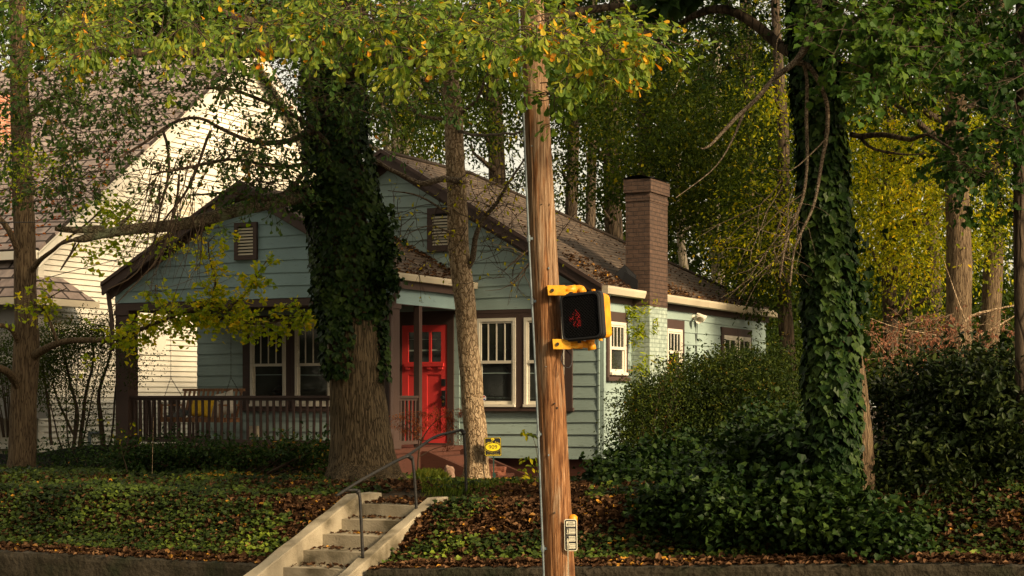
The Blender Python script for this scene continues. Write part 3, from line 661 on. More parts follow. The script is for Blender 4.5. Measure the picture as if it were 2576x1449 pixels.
# ---------------- porch
PB = -2.6; PA0, PA1 = 2.45, 7.97; PC = 5.18; PZE, PZR = 1.95, 3.53; PO = -2.8; FL = -.82
psl = (PZR - PZE) / (PC - 2.33)
PF = (O0 + E2 * PB, E1, -E2)
def zpr(a): return PZR - psl * abs(a - PC)
siding(PF, [(PA0, 1.63), (PA1, 1.63), (PA1, zpr(PA1) - .1), (PC, PZR - .1), (PA0, zpr(PA0) - .1)], .205, n=.0, wav=.007, back=.12).build('gable', M['tealgable'], house)
mb = MB(); roofquad(mb, [HP(2.33, PO, PZE), HP(2.33, 0.0, PZE), HP(PC, 3.0, PZR), HP(PC, PO, PZR)]); roofquad(mb, [HP(8.05, -.0, PZE), HP(8.05, PO, PZE), HP(PC, PO, PZR), HP(PC, 3.0, PZR)]); proof = mb.build('roof', M['shingle'], house, uv=True)
mb = MB(); 
for s, e in ((2.31, PC), (8.07, PC)):
    if mb.V: mb.build('fascia', M['brown'], house); mb = MB()
    z_ = PZE; mb.prism([HP(s, PO, z_), HP(e, PO, PZR + .02), HP(e, PO, PZR - .17), HP(s, PO, z_ - .19)], -E2 * .05)
    mb.prism([HP(s, PO - .05, z_ + .03), HP(e, PO - .05, PZR + .05), HP(e, PO - .05, PZR - .01), HP(s, PO - .05, z_ - .03)], -E2 * .03)
    mb.prism([HP(s, PB - .02, zpr(s) - .08), HP(e, PB - .02, PZR - .08), HP(e, PB - .02, PZR - .24), HP(s, PB - .02, zpr(s) - .24)], -E2 * .02)
mb.build('fascia', M['brown'], house)
mb = MB(); mb.hb(PA1, PA0, PB - .01, PB + .16, 1.50, 1.625); mb.build('beam', M['brown'], house)
mb = MB(); mb.hb(2.62, 2.45, PB + .17, -.06, 1.50, 1.80); mb.build('beam', M['tealgable'], house)
mb = MB(); mb.hb(2.44, 2.35, PB - .1, -.06, 1.74, 1.90); mb.build('fascia', M['brown'], house); mb = MB(); mb.hb(PA1, PA1 - .17, PB + .17, -.06, 1.50, 1.8); mb.build('fascia', M['brown'], house)
mb = MB(); mb.hb(PA1 - .18, PA0 + .18, PB + .17, -.02, 1.60, 1.63); mb.build('ceiling', M['brown'], house)
gp = [(2.33, 1.86), (2.24, 1.865), (2.22, 1.94), (2.22, 1.97), (2.235, 1.97), (2.235, 1.94), (2.25, 1.88), (2.33, 1.88)]
mb = MB(); mb.prism([HP(a, PO + .02, z) for a, z in gp], E2 * (2.74)); mb.build('gutter', M['cream'], house)
mb = MB(); mb.prism([HP(10.38 - a, PO + .02, z) for a, z in gp], E2 * (2.74)); mb.build('gutter', M['cream'], house)
vent(PF, 4.98, 5.43, 2.28, 2.90, .02, .07)
# posts
for a0, a1, b0, b1 in ((PA1, PA1 - .27, PB, PB + .27), (2.72, 2.45, PB + .0, PB + .27), (2.55, 2.45, -1.70, -1.60)):
    mb = MB(); mb.hb(a0, a1, b0, b1, FL, 1.50)
    if a0 - a1 > .2: mb.hb(a0 + .02, a1 - .02, b0 - .02, b1 + .02, FL, FL + .14); mb.hb(a0 + .02, a1 - .02, b0 - .02, b1 + .02, 1.42, 1.50)
    mb.build('post', M['brown'], house)
# downspouts of the porch
mb = MB(); mb.tube(crom([[*HP(2.29, PB + .02, 1.86), 0], [*HP(2.30, PB + .0, 1.74), 0], [*HP(2.40, PB - .06, 1.48), 0], [*HP(2.42, PB - .06, 1.2), 0], [*HP(2.42, PB - .06, -.7), 0]], .15)[:, :3], .042, 8); mb.build('downspout', M['brown'], house, True)
mb = MB(); mb.tube(crom([[*HP(8.1, PB - .05, 1.86), 0], [*HP(8.08, PB - .02, 1.6), 0], [*HP(8.01, PB - .05, 1.3), 0], [*HP(8.0, PB - .05, .8), 0]], .15)[:, :3], .04, 8); mb.build('downspout', M['brown'], house, True)
# deck, base
mb = MB(); mb.hb(PA1, PA0, PB, -.03, -.90, FL); mb.hb(PA1 + .05, PA0 - .05, PB - .05, PB, -.88, FL + .004); mb.build('deck', M['brownred'], house)
mb = MB(); mb.hb(PA1 - .02, PA0 + .02, PB + .03, -.03, -1.7, -.9); mb.build('porch_base', M['brownred'], house)
# railings
def railing(p0, p1, n, name='railing'):
    p0, p1 = np.asarray(p0), np.asarray(p1); d = (p1 - p0); L = np.linalg.norm(d); u = d / L; s = np.cross(u, [0, 0, 1.0]); z = np.array([0, 0, 1.0])
    mb = MB(); c = (p0 + p1) / 2; mb.box(c + z * .83, u * L / 2, s * .045, z * .02); mb.box(c + z * .79, u * L / 2, s * .02, z * .02); mb.box(c + z * .09, u * L / 2, s * .03, z * .03)
    r = mb.build(name, M['brown'], house)
    for i in range(n):
        q = p0 + d * ((i + .5) / n) + s * random.uniform(-.003, .003); mb = MB(); tl = u * random.uniform(-.006, .006); w = .018
        mb.box(q + z * .445, u * w, s * w, z * .325 + tl); mb.build('baluster', M['brown'], r)
railing(HP(PA1 - .27, PB + .1, FL), HP(2.72, PB + .1, FL), 38)
railing(HP(PA1 - .14, -.1, FL), HP(PA1 - .14, PB + .27, FL), 16)
railing(HP(2.55, PB + .27, FL), HP(2.50, -1.70, FL), 6)
# porch steps running down to the right, with brick-red cheeks
mb = MB()
for i in range(3):
    mb.hb(2.45 - .34 * i, 2.45 - .34 * (i + 1), -1.52, -.25, -1.6, FL - .15 * (i + 1) + .0)
mb.build('porch_step', M['brownred'], house)
for b in (-1.62, -.24):
    mb = MB(); mb.prism([HP(2.5, b, -.88), HP(2.35, b, -.88), HP(1.15, b, -1.32), HP(1.15, b, -1.6), HP(2.5, b, -1.6)], E2 * .10); mb.build('step_cheek', M['brownred'], house)
# outlet box / meter by the porch
mb = MB(); wb(mb, FRONT, 6.76, 6.95, .03, .10, -.72, -.52); mb.build('wall_box', M['cream'], house)

# ------------------------------------------------------------------ white house
WA = 11.5
wh = root('white_house', tuple(HP(WA + 6, 6, -1.4)), 'tall white clapboard house with a steep rose-grey shingle roof', 'house')
WS = (O0 + E1 * WA, E2, -E1)
ws = .733
def zw(b): return 8.0 - ws * abs(b - 6.2)
WB0, WB1 = -.62, 13.0
siding(WS, [(WB0, -1.0), (WB1, -1.0), (WB1, zw(WB1) - .1), (6.2, 7.85), (WB0, zw(WB0) - .1)], .112, lap=.034, wav=.001, back=.2).build('wall', M['white'], wh)
WFr = (O0 + E1 * WA + E2 * WB0, E1, -E2)
siding(WFr, [(0.0, -1.0), (13, -1.0), (13, 2.8), (0.0, 2.8)], .112, lap=.034, wav=.001, back=.2).build('wall', M['white'], wh)
mb = MB(); wb(mb, WS, WB0, WB0 + .14, 0, .03, -1.0, 2.9); wb(mb, WFr, -.03, .12, 0, .03, -1.0, 2.8); wb(mb, WS, WB0, WB1, 0, .04, -1.12, -.98); mb.build('corner_board', M['white'], wh)
mb = MB(); wb(mb, WS, WB0 + .05, WB1, -.4, -.05, -1.7, -1.0); wb(mb, WFr, 0, 13, -.4, -.05, -1.7, -1.0); mb.build('foundation', M['concrete'], wh)
mb = MB(); roofquad(mb, [HP(WA - .32, WB0 - .35, zw(WB0 - .35) + .1), HP(WA + 14, WB0 - .35, zw(WB0 - .35) + .1), HP(WA + 14, 6.2, 8.1), HP(WA - .32, 6.2, 8.1)], .1)
roofquad(mb, [HP(WA + 14, WB1 + .3, zw(WB1 + .3) + .1), HP(WA - .32, WB1 + .3, zw(WB1 + .3) + .1), HP(WA - .32, 6.2, 8.1), HP(WA + 14, 6.2, 8.1)], .1); mb.build('roof', M['shinglew'], wh, uv=True)
mb = MB()
for s in (WB0 - .35, WB1 + .3):
    mb.prism([HP(WA - .30, s, zw(s)), HP(WA - .30, 6.2, 8.0), HP(WA - .30, 6.2, 7.72), HP(WA - .30, s, zw(s) - .28)], -E1 * .04)
    mb.prism([HP(WA - .34, s, zw(s) + .02), HP(WA - .34, 6.2, 8.02), HP(WA - .02, 6.2, 8.02), HP(WA - .02, s, zw(s) + .02)], (0, 0, -.05))
mb.build('rake_board', M['white'], wh)
mb = MB(); mb.hb(WA + 13, WA - .3, WB0 - .40, WB0 - .3, zw(WB0 - .35) - .1, zw(WB0 - .35) + .06); mb.build('gutter', M['white'], wh)
def whwin(b0, b1, z0, z1):
    mb = MB(); wb(mb, WS, b0 - .1, b0, .0, .06, z0 - .1, z1 + .12); wb(mb, WS, b1, b1 + .1, .0, .06, z0 - .1, z1 + .12); wb(mb, WS, b0, b1, .0, .06, z1, z1 + .12); wb(mb, WS, b0, b1, .0, .08, z0 - .1, z0)
    w = mb.build('window', M['white'], wh); mb = MB(); wb(mb, WS, b0, b1, .0, .022, z0, z1); wb(mb, WS, b0 + .05, b1 - .05, .022, .03, z0 + .05, z1 - .05); mb.build('blind', M['cream'], w)
whwin(3.50, 4.25, 2.9, 4.35); whwin(4.62, 5.35, 2.9, 4.3); whwin(6.1, 6.9, 5.3, 6.3)
mb = MB(); wb(mb, WS, 3.3, 3.42, 0, .05, 2.6, 5.1); wb(mb, WS, 5.6, 5.72, 0, .05, 2.6, 5.1); wb(mb, WS, 3.42, 5.6, 0, .05, 4.95, 5.1); wb(mb, WS, 2.3, 5.7, 0, .09, 2.48, 2.60); mb.build('trim', M['white'], wh)
for b in (2.5, 3.0): mb = MB(); wb(mb, WS, b, b + .16, 0, .08, 2.25, 2.48); mb.build('bracket', M['sash'], wh)
mb = MB(); wb(mb, WS, 1.7, 3.3, 0, .1, 1.55, 1.63); wb(mb, WS, 1.75, 3.25, .0, .05, .9, 1.55); mb.build('trim', M['white'], wh)
mb = MB(); mb.tube([WPt(WS, .8, .06, -1.0), WPt(WS, .8, .06, -.72), WPt(WS, 1.2, .06, -.70), WPt(WS, 1.2, .06, -1.2)], .04, 8); mb.build('vent_pipe', M['galv'], wh)
# lower roof at the front-left corner
mb = MB(); roofquad(mb, [HP(10.95, -1.5, 1.9), HP(17, -1.5, 1.9), HP(17, WB0 + .2, 3.0), HP(12.3, WB0 + .2, 3.0)], .08); roofquad(mb, [HP(10.95, .4, 1.9), HP(10.95, -1.5, 1.9), HP(12.3, WB0 + .2, 3.0), HP(12.3, WB0 + .2, 3.0)], .08); pr = mb.build('porch_roof', M['shinglew'], wh, uv=True)
mb = MB(); mb.hb(17, 10.9, -1.6, -1.48, 1.75, 1.88); mb.hb(10.97, 10.85, -1.6, .4, 1.75, 1.88); mb.build('porch_gutter', M['cream'], wh)
mb = MB(); mb.hb(17, 11.2, -1.3, WB0, -.4, 1.8); mb.build('side_porch', plain('shaded_porch_grey', (.20, .19, .17), .8), wh)  # solid grey box; the shade inside the porch is its colour
mb = MB(); mb.hb(17, 11.15, -1.34, -1.3, .65, .8); mb.hb(11.3, 11.15, -1.34, -1.3, -1.3, 1.75); mb.build('side_porch_trim', M['white'], wh)
# brick chimney far left
mb = MB(); brickbox(mb, 16.6, 15.55, 2.4, 3.1, 3.0, 6.75); mb.build('chimney', M['brickred'], wh, uv=True)
# low black fence
mb = MB()
pf = [HP(8.3 + .35 * i, -1.9 - .06 * i, -.86 + .05 * math.sin(i * .8) - (.02 * i)) for i in range(14)]
for i in range(13): mb.prism([pf[i], pf[i + 1], pf[i + 1] - [0, 0, .75], pf[i] - [0, 0, .75]], E2 * .02)
tag(mb.build('silt_fence', plain('black_fabric', (.010, .010, .011), .8)), 'low black fabric fence sagging before the white house', 'fence')
# ------------------------------------------------------------------ low retaining wall and concrete steps
def lowwall(a_hi, a_lo, label):
    av = np.arange(a_hi, a_lo - .01, -.15); V = []; bs = [(-9.80, -2.6), (-9.80, -.06), (-9.785, -.01), (-9.74, .005), (-9.60, .0), (-9.58, -.5)]
    for a in av:
        for b, dz in bs:
            z = (-1.905 + min(.36, .053 * max(0, -1.2 - a)))
            zz = z + dz if dz > -2 else -2.45
            q = HP(a, b, zz) ; q = q + np.array(mnoise.noise_vector((a * 2.2, b * 9, zz * 2))) * .014; V.append(q)
    n = len(bs); F = np.array([[i * n + j, (i + 1) * n + j, (i + 1) * n + j + 1, i * n + j + 1] for i in range(len(av) - 1) for j in range(n - 1)])
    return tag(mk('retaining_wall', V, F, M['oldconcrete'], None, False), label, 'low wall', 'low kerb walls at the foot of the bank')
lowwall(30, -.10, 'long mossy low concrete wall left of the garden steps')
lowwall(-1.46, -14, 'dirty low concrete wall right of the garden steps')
steps = root('garden_steps', tuple(HP(-.8, -9.4, -2.4)), 'pale concrete garden steps with sloping side walls climbing the bank', 'steps')
def rough(mb_pts, amp=.006):
    return [p + np.array(mnoise.noise_vector(tuple(p * 6))) * amp for p in mb_pts]
for i in range(7):
    z1 = -1.30 - .155 * i; b0 = -8.09 - .42 * i; mb = MB()
    mb.hb(-.335, -1.255, b0 + .006 * i, b0 + .5, -2.5, z1)
    mb.V = rough(mb.V, .008); mb.build('step', M['concrete'], steps)
mb = MB(); mb.hb(-.335, -1.255, -8.07, -6.9, -1.5, -1.302); mb.build('landing', M['concrete'], steps)
for a0, a1, bt, zt, flat in ((-.16, -.335, -8.12, -1.185, .55), (-1.255, -1.405, -8.05, -1.20, .25)):
    mb = MB(); n = 26; pts = [(bt + flat, zt)] + [(bt - 2.75 * i / n, zt - .155 / .42 * 2.75 * i / n) for i in range(n + 1)]
    V = []
    for b, z in pts:
        w = .004 * math.sin(b * 9); V += [HP(a0, b, -2.5), HP(a0 + w, b, z - .012), HP(a0 - .012 + w, b, z + w), HP(a1 + .012, b, z - w), HP(a1, b, z - .012), HP(a1, b, -2.5)]
    F = []
    for i in range(len(pts) - 1):
        for j in range(5): F.append((i * 6 + j, i * 6 + j + 1, i * 6 + j + 7, i * 6 + j + 6))
    F.append(tuple(range(6))); F.append(tuple(range(len(V) - 6, len(V)))[::-1]); mb.add(V, F); mb.build('side_wall', M['concrete'], steps)
hr = root('handrail', tuple(P(1042, 1290, 19.95)), 'bent black iron pipe handrail on the right side of the garden steps', 'handrail')
rp = crom([[*P(846, 1247, 18.62), 0], [*P(858, 1240, 18.68), 0], [*P(900, 1213, 18.95), 0], [*P(1000, 1158, 19.8), 0], [*P(1030, 1143, 20.0), 0], [*P(1090, 1101, 20.7), 0], [*P(1125, 1090, 21.0), 0], [*P(1155, 1083, 21.3), 0]], .12)
mb = MB(); mb.tube(rp[:, :3], .018, 8); mb.build('rail', M['iron'], hr, True)
for ctrl in ([P(868, 1234, 18.75), P(893, 1233, 18.78), P(901, 1237, 18.78), P(905, 1250, 18.78), P(908, 1300, 18.78), P(913, 1408, 18.78)],
             [P(1003, 1157, 19.85), P(1022, 1149, 19.93), P(1035, 1150, 19.95), P(1039, 1165, 19.95), P(1044, 1220, 19.95), P(1049, 1305, 19.95)],
             [P(1150, 1084, 21.3), P(1162, 1082, 21.3), P(1167, 1088, 21.3), P(1168, 1105, 21.3), P(1171, 1160, 21.3), P(1173, 1245, 21.3)]):
    c = crom([[*p, 0] for p in ctrl], .06); mb = MB(); mb.tube(c[:, :3], .018, 8); mb.tube([c[3][:3], c[5][:3]], .028, 8); mb.build('post', M['iron'], hr, True)

# ------------------------------------------------------------------ utility pole
pole = root('utility_pole', (P(1409, 1449, 16.3)[0], 16.3, EYE - 2.37), 'tall weathered wooden utility pole leaning left, with a thin metal conduit', 'utility pole')
pc = np.array([[*P(1411, 1560, 16.3), .150], [*P(1408, 1449, 16.3), .147], [*P(1386, 1000, 16.3), .137], [*P(1366, 600, 16.3), .128], [*P(1347, 200, 16.3), .118], [*P(1325, -260, 16.3), .108], [*P(1300, -800, 16.3), .098]])
s_ = crom(pc, .12)
def pdisp(pts, th, rad):
    out = np.zeros((len(pts), len(th)))
    for i, p in enumerate(pts):
        for j, t in enumerate(th): out[i, j] = .004 * mnoise.noise((math.cos(t) * 4, math.sin(t) * 4, p[2] * .8)) + .0035 * mnoise.noise((math.cos(t) * 14, math.sin(t) * 14, p[2] * .6)) - sum(.009 * math.exp(-((math.atan2(math.sin(t - g * .83 - .15 * mnoise.noise((p[2] * .5, g, 0))), math.cos(t - g * .83 - .15 * mnoise.noise((p[2] * .5, g, 0)))) / .045) ** 2)) * max(0, min(1, 3 * mnoise.noise((p[2] * .45, g * 3.1, 2)) + .3)) for g in range(8))
    return out
V, F = tube(s_[:, :3], s_[:, 3], 110, pdisp); mk('shaft', V, F, M['pole'], pole, True)
cpts = [P(1448 - 78 if False else 1371, 1449, 16.25) + [0, 0, 0]]
cc = crom([[*P(1372, 1560, 16.22), 0], [*P(1368, 1449, 16.22), 0], [*P(1350, 1000, 16.22), 0], [*P(1330, 600, 16.22), 0], [*P(1313, 200, 16.22), 0], [*P(1300, -100, 16.22), 0]], .3)
mb = MB(); mb.tube(cc[:, :3], .010, 8); cond = mb.build('conduit', M['galv'], pole, True)
for y in (260, 560, 775, 1130, 1390):
    i = int(np.argmin(np.abs(cc[:, 2] - P(0, y, 16.22)[2]))); q = cc[i, :3]; mb = MB(); mb.box(q + [.012, .01, 0], (.03, 0, 0), (0, .018, 0), (0, 0, .012)); mb.tube([q + [0, 0, -.03], q + [0, 0, .03]], .016, 8); mb.build('clamp', M['galv'], cond)
for z in (505, 830, 1015, 1290):
    mb = MB(); mb.tube([P(1395, z, 16.165), P(1395, z, 16.14)], .008, 6); mb.build('bolt', M['iron'], pole)
for k in range(9):
    y = 240 + k * 132 + random.uniform(-40, 40); xx = 1347 + (y - 200) * .0485 + random.uniform(-18, 18); mb = MB(); q = P(xx, y, 16.3 - .125); mb.box(q, (.006, 0, 0), (0, .012, 0), (0, 0, .002 + .008 * random.random())); mb.build('staple', M['galv'] if k % 2 else M['iron'], pole)
wv = crom([[*P(1425, 790, 16.20), 0], [*P(1417, 770, 16.17), 0], [*P(1412, 755, 16.16), 0]], .03)

# ------------------------------------------------------------------ pedestrian signal
th = math.radians(-4.2)
lean = np.array([math.sin(th) * CA, 0, math.cos(th)]); lean /= np.linalg.norm(lean)
SN = -E2; SR = -E1 * math.cos(th) + np.array([0, 0, -math.sin(th)]); SUP = np.cross(SR, -SN); SUP = SUP / np.linalg.norm(SUP)
if SUP[2] < 0: SUP = -SUP
sc0 = P(1468, 796, 16.05)
sig = root('pedestrian_signal', tuple(sc0 - np.array([0, 0, .25])), 'black-faced yellow crossing signal with a faint red hand, hung on the pole', 'traffic signal')
def rrect(w, h, r, n=5):
    pts = []
    for cx, cy, a0 in ((w - r, h - r, 0), (-w + r, h - r, 90), (-w + r, -h + r, 180), (w - r, -h + r, 270)):
        for i in range(n + 1): t = math.radians(a0 + 90 * i / n); pts.append((cx + r * math.cos(t), cy + r * math.sin(t)))
    return pts
def SP(x, y, n): return sc0 + SR * x + SUP * y + SN * n
def shell(mb, prof, r):
    """stack of rounded rectangles (half-width, half-height, depth along the normal)"""
    rings = [[SP(x, y, n) for x, y in rrect(w, h, min(r, w * .9, h * .9))] for w, h, n in prof]; k = len(rings[0]); pts = [p for g in rings for p in g]; F = []
    for i in range(len(rings) - 1):
        for j in range(k): F.append((i * k + j, i * k + (j + 1) % k, (i + 1) * k + (j + 1) % k, (i + 1) * k + j))
    F.append(tuple(range(k))[::-1]); F.append(tuple(range(len(pts) - k, len(pts)))); mb.add(pts, F)
mb = MB(); shell(mb, [(.150, .165, -.235), (.185, .200, -.225), (.197, .212, -.20), (.205, .220, -.045), (.206, .221, -.03)], .05); mb.build('housing', M['orange'], sig)
mb = MB(); shell(mb, [(.208, .223, -.03), (.214, .229, -.02), (.214, .229, .035), (.205, .220, .04)], .05)
mb.build('door', M['black'], sig)
mb = MB()   # egg-crate visor of thin crossed blades inside a raised rim
rr = rrect(.200, .215, .05); ri = rrect(.186, .201, .045); k = len(rr)
pts = [SP(x, y, .04) for x, y in rr] + [SP(x, y, .075) for x, y in rr] + [SP(x, y, .075) for x, y in ri] + [SP(x, y, .04) for x, y in ri]
F = [(i * k + j, i * k + (j + 1) % k, (i + 1) * k + (j + 1) % k, (i + 1) * k + j) for i in range(3) for j in range(k)]; mb.add(pts, F)
for i in range(-13, 14):
    for sg in (1, -1):
        x0 = i * .03; 
        t0 = max(-.19, (-.18 - x0) * 1.0 if sg > 0 else (x0 - .18)); t1 = min(.19, (.18 - x0) if sg > 0 else (x0 + .18))
        if t1 - t0 < .02: continue
        q = [SP(x0 + sg * t0, t0, .042), SP(x0 + sg * t1, t1, .042), SP(x0 + sg * t1, t1, .066), SP(x0 + sg * t0, t0, .066)]; mb.prism(q, SR * .0015)
mb.build('visor', M['black'], sig)
mb = MB(); random.seed(3)
for r in range(16):
    for c in range(9):
        x, y = -.115 + c * .019 + (.0095 if r % 2 else 0), .075 - r * .0125
        palm = y < -.01 and -.085 < x < .0 and y > -.11 + abs(x + .04) * .5; fing = y >= -.01 and -.085 < x < .005 and (int((x + .085) / .0225) % 2 == 0 or r % 2) and y < .07 - abs(x + .04) * .8; thumb = -.115 <= x <= -.085 and -.05 < y < .0
        if (palm or fing or thumb) and random.random() < .5 + .3 * (y < .02):
            q = random.uniform(.0012, .0028); mb.box(SP(x, y, .070), SR * q, SUP * q, SN * .001)
mb.build('hand_symbol', plain('red_led', (.25, .005, .004), emit=(1, .03, .02), es=.4), sig)
for sx, sy in ((-.11, .225), (.12, .228), (-.06, -.228), (.16, -.226)):
    mb = MB(); mb.box(SP(sx, sy, .0), SR * .012, SUP * .02, SN * .02); mb.tube([SP(sx, sy + .01 * np.sign(sy), -.03), SP(sx, sy + .01 * np.sign(sy), .03)], .009, 6); mb.build('latch', M['orange'] if sx > 0 else M['black'], sig)
# top bracket
def bracket(yc, x0, x1, dn):
    c = P(x0, yc, 16.13); mb = MB(); mb.box(c + [.0, 0, 0], (.085, 0, 0), (0, .05, 0), (-.004, 0, .048)); mb.box(c + [.10, .02, 0], (.05, 0, 0), (0, .05, 0), (0, 0, .040)); 
    b = mb.build('bracket', M['yellow'], sig); mb = MB(); mb.tube([c + [-.04, -.045, 0], c + [-.04, -.065, 0]], .017, 6); mb.build('bolt', M['iron'], b)
    pts = crom([[*P(x0 + 24, yc, 16.14), 0], [*P(x0 + 45, yc - 1, 16.14), 0], [*P(x1 - 14, yc - 5 * (1 if dn > 0 else -.2), 16.14), 0], [*P(x1 - 3, yc - (4 if dn > 0 else 0), 16.14), 0], [*P(x1 + 1, yc + 6 * dn, 16.14), 0], [*P(x1 + 2, yc + 18 * dn, 16.14), 0]], .03)
    mb = MB(); mb.tube(pts[:, :3], .034, 12); mb.tube([pts[0, :3] - [.02, 0, 0], pts[3, :3]], .044, 12); mb.tube([pts[-6, :3], pts[-3, :3]], .041, 12); mb.build('arm', M['orange'], b, True)
bracket(731, 1400, 1466, 1)
bracket(866, 1413, 1486, -1)
mb = MB(); mb.tube([P(1484, 860, 16.14), P(1488, 872, 16.14), P(1490, 880, 16.14)], [.036, .042, .040], 12); mb.build('end_cap', M['orange'], sig, True)
mb = MB(); cc2 = crom([[*P(1417, 880, 16.15), 0], [*P(1412, 905, 16.12), 0], [*P(1420, 922, 16.08), 0], [*P(1432, 925, 16.08), 0], [*P(1438, 912, 16.1), 0], [*P(1436, 895, 16.14), 0], [*P(1424, 880, 16.16), 0]], .03); mb.tube(cc2[:, :3], .005, 6)
cc2 = crom([[*P(1413, 750, 16.15), 0], [*P(1409, 770, 16.1), 0], [*P(1414, 785, 16.1), 0], [*P(1424, 795, 16.15), 0]], .03); mb.tube(cc2[:, :3], .007, 6); mb.build('cable', M['black'], sig, True)

# ------------------------------------------------------------------ lettering
def letters(items, mat, name, parent):
    """items: (text, origin, right, up, height, align, bold)"""
    Vs = []; Fs = []
    for txt, org, R_, U_, h, al, bold in items:
        cu = bpy.data.curves.new('t', 'FONT'); cu.body = txt; cu.size = 1; cu.align_x = al; cu.offset = bold; cu.extrude = .0; cu.resolution_u = 3
        ob = bpy.data.objects.new('t', cu); me = bpy.data.meshes.new_from_object(ob); n0 = len(Vs)
        NN = np.cross(R_, U_)
        for v in me.vertices: Vs.append(np.asarray(org) + np.asarray(R_) * v.co.x * h * 1.38 + np.asarray(U_) * v.co.y * h * 1.38)
        for p in me.polygons: Fs.append([n0 + i for i in p.vertices])
        bpy.data.objects.remove(ob); bpy.data.curves.remove(cu); bpy.data.meshes.remove(me)
    return mk(name, np.array(Vs), Fs, mat, parent)
# crossing instruction sign on the pole
cs0 = P(1436, 1346, 16.115); XR = np.array([.985, -.17, 0]); XR /= np.linalg.norm(XR); XU = np.array([-.018, 0, 1.0]); XN = np.cross(XR, XU)
if XN[1] > 0: XN = -XN
csg = root('crossing_sign', tuple(cs0 - [0, 0, .16]), 'small rounded black and cream push-button instruction sign low on the pole', 'sign')
def CP(x, y, n=0): return cs0 + XR * x + XU * y + XN * n
SW, SH = .062, .152
def rr_poly(mb, w, h, r, cx, cy, n, t):
    mb.prism([CP(cx + x, cy + y, n) for x, y in rrect(w, h, r)], -XN * t)
mcream = plain('sign_cream', (.62, .58, .44), .5); mblk = plain('sign_black', (.015, .015, .018), .5)
mb = MB(); rr_poly(mb, SW, SH, .022, 0, 0, 0, .003); plate = mb.build('plate', mcream, csg)
mb = MB(); rr_poly(mb, SW - .008, SH - .008, .016, 0, 0, .002, .001); bl = mb.build('border', mblk, csg)
mb = MB(); its = []; sym = MB(); cy = SH - .007 - .037
panels = []
for k in range(4):
    rr_poly(mb, SW - .018, .0265, .007, 0, .105 - k * .070, .0035, .001); panels.append(.105 - k * .070)
mb.build('panel', mcream, csg)
h = .0078
def L_(t, x, y, hh=h, al='CENTER', bd=.03): its.append((t, CP(x, y, .005), XR, XU, hh, al, bd))
y = panels[0]; L_('TO CROSS', 0, y + .012); L_('PUSH BUTTON', 0, y - .021)
sym.prism([CP(-.040, y, .005), CP(-.022, y + .009, .005), CP(-.022, y + .003, .005), CP(.040, y + .003, .005), CP(.040, y - .003, .005), CP(-.022, y - .003, .005), CP(-.022, y - .009, .005)], XN * .0005)
for k, lines in ((1, ('START CROSSING', 'WATCH FOR', 'TURNING CARS')), (2, ("DON'T START", 'FINISH CROSSING', 'IF STARTED')), (3, ('PEDESTRIANS', 'SHOULD NOT BE', 'IN CROSSWALK'))):
    y = panels[k]
    for i, t in enumerate(lines): L_(t, .016, y + .013 - i * .017, .0062, bd=.02)
    rr = [CP(-.030 + a, y + .003 + b, .005) for a, b in ((-.012, -.022), (.012, -.022), (.012, .022), (-.012, .022))]; sym.prism(rr, XN * .0005)
    if k < 3: sym.prism([CP(-.014, y + .0105, .005), CP(.046, y + .0105, .005), CP(.046, y + .0115, .005), CP(-.014, y + .0115, .005)], XN * .0005)
    if k >= 2: L_('FLASHING' if k == 2 else 'STEADY', -.030, y - .029, .0048, bd=.01)
sym.build('symbol_box', mblk, csg)
mb = MB()
for k in (1,):    # walking figure
    y = panels[k] + .003; q = -.030
    mb.prism([CP(q - .003, y + .012, .006), CP(q + .003, y + .012, .006), CP(q + .003, y + .017, .006), CP(q - .003, y + .017, .006)], XN * .0004)
    mb.prism([CP(q - .005, y - .018, .006), CP(q - .001, y - .018, .006), CP(q + .001, y - .004, .006), CP(q + .004, y - .018, .006), CP(q + .007, y - .018, .006), CP(q + .004, y + .010, .006), CP(q - .004, y + .010, .006)], XN * .0004)
for k in (2, 3):  # raised hand
    y = panels[k] + .001; q = -.030
    mb.prism([CP(q - .006, y - .014, .006), CP(q + .006, y - .014, .006), CP(q + .008, y + .002, .006), CP(q - .007, y + .002, .006)], XN * .0004)
    for f in range(4): xx = q - .0065 + f * .0038; mb.prism([CP(xx, y + .002, .006), CP(xx + .0027, y + .002, .006), CP(xx + .0027, y + .014 - abs(f - 1.5), .006), CP(xx, y + .014 - abs(f - 1.5), .006)], XN * .0004)
mb.build('symbol', mcream, csg)
letters(its, mblk, 'lettering', csg)
mb = MB(); q = P(1441, 1300, 16.2); mb.tube([q + [0, .03, -.12], q + [0, .03, .0], q + [0, .03, .02]], [.045, .045, .02], 12); tag(mb.build('push_button', M['orange'], None, True), 'yellow push-button housing peeping out behind the small sign on the pole', 'push button')

# yard sign
ys0 = P(1240, 1124, 24.0); YR = np.array([1, .06, .02]); YU = np.array([-.03, 0, 1]); YN = np.array([.06, -1, 0])
ys = root('yard_sign', tuple(P(1243, 1212, 24.0)), 'small black and yellow 909 security patrol sign on a green stake', 'sign')
def YP(x, y, n=0): return ys0 + YR * x + YU * y + YN * n
yw, yh = .120, .134
def octr(w, h, c): return [(w - c, h), (-w + c, h), (-w, h - c), (-w, -h + c), (-w + c, -h), (w - c, -h), (w, -h + c), (w, h - c)]
myel = plain('sign_yellow', (.75, .58, .02), .45)
mb = MB(); mb.prism([YP(x, y) for x, y in rrect(yw, yh, .012)], -YN * .006); mb.build('plate', mblk, ys)
mb = MB(); o_ = octr(yw - .006, yh - .006, .014); i_ = octr(yw - .011, yh - .011, .013)
mb.add([YP(x, y, .002) for x, y in o_] + [YP(x, y, .002) for x, y in i_], [(j, (j + 1) % 8, (j + 1) % 8 + 8, j + 8) for j in range(8)])
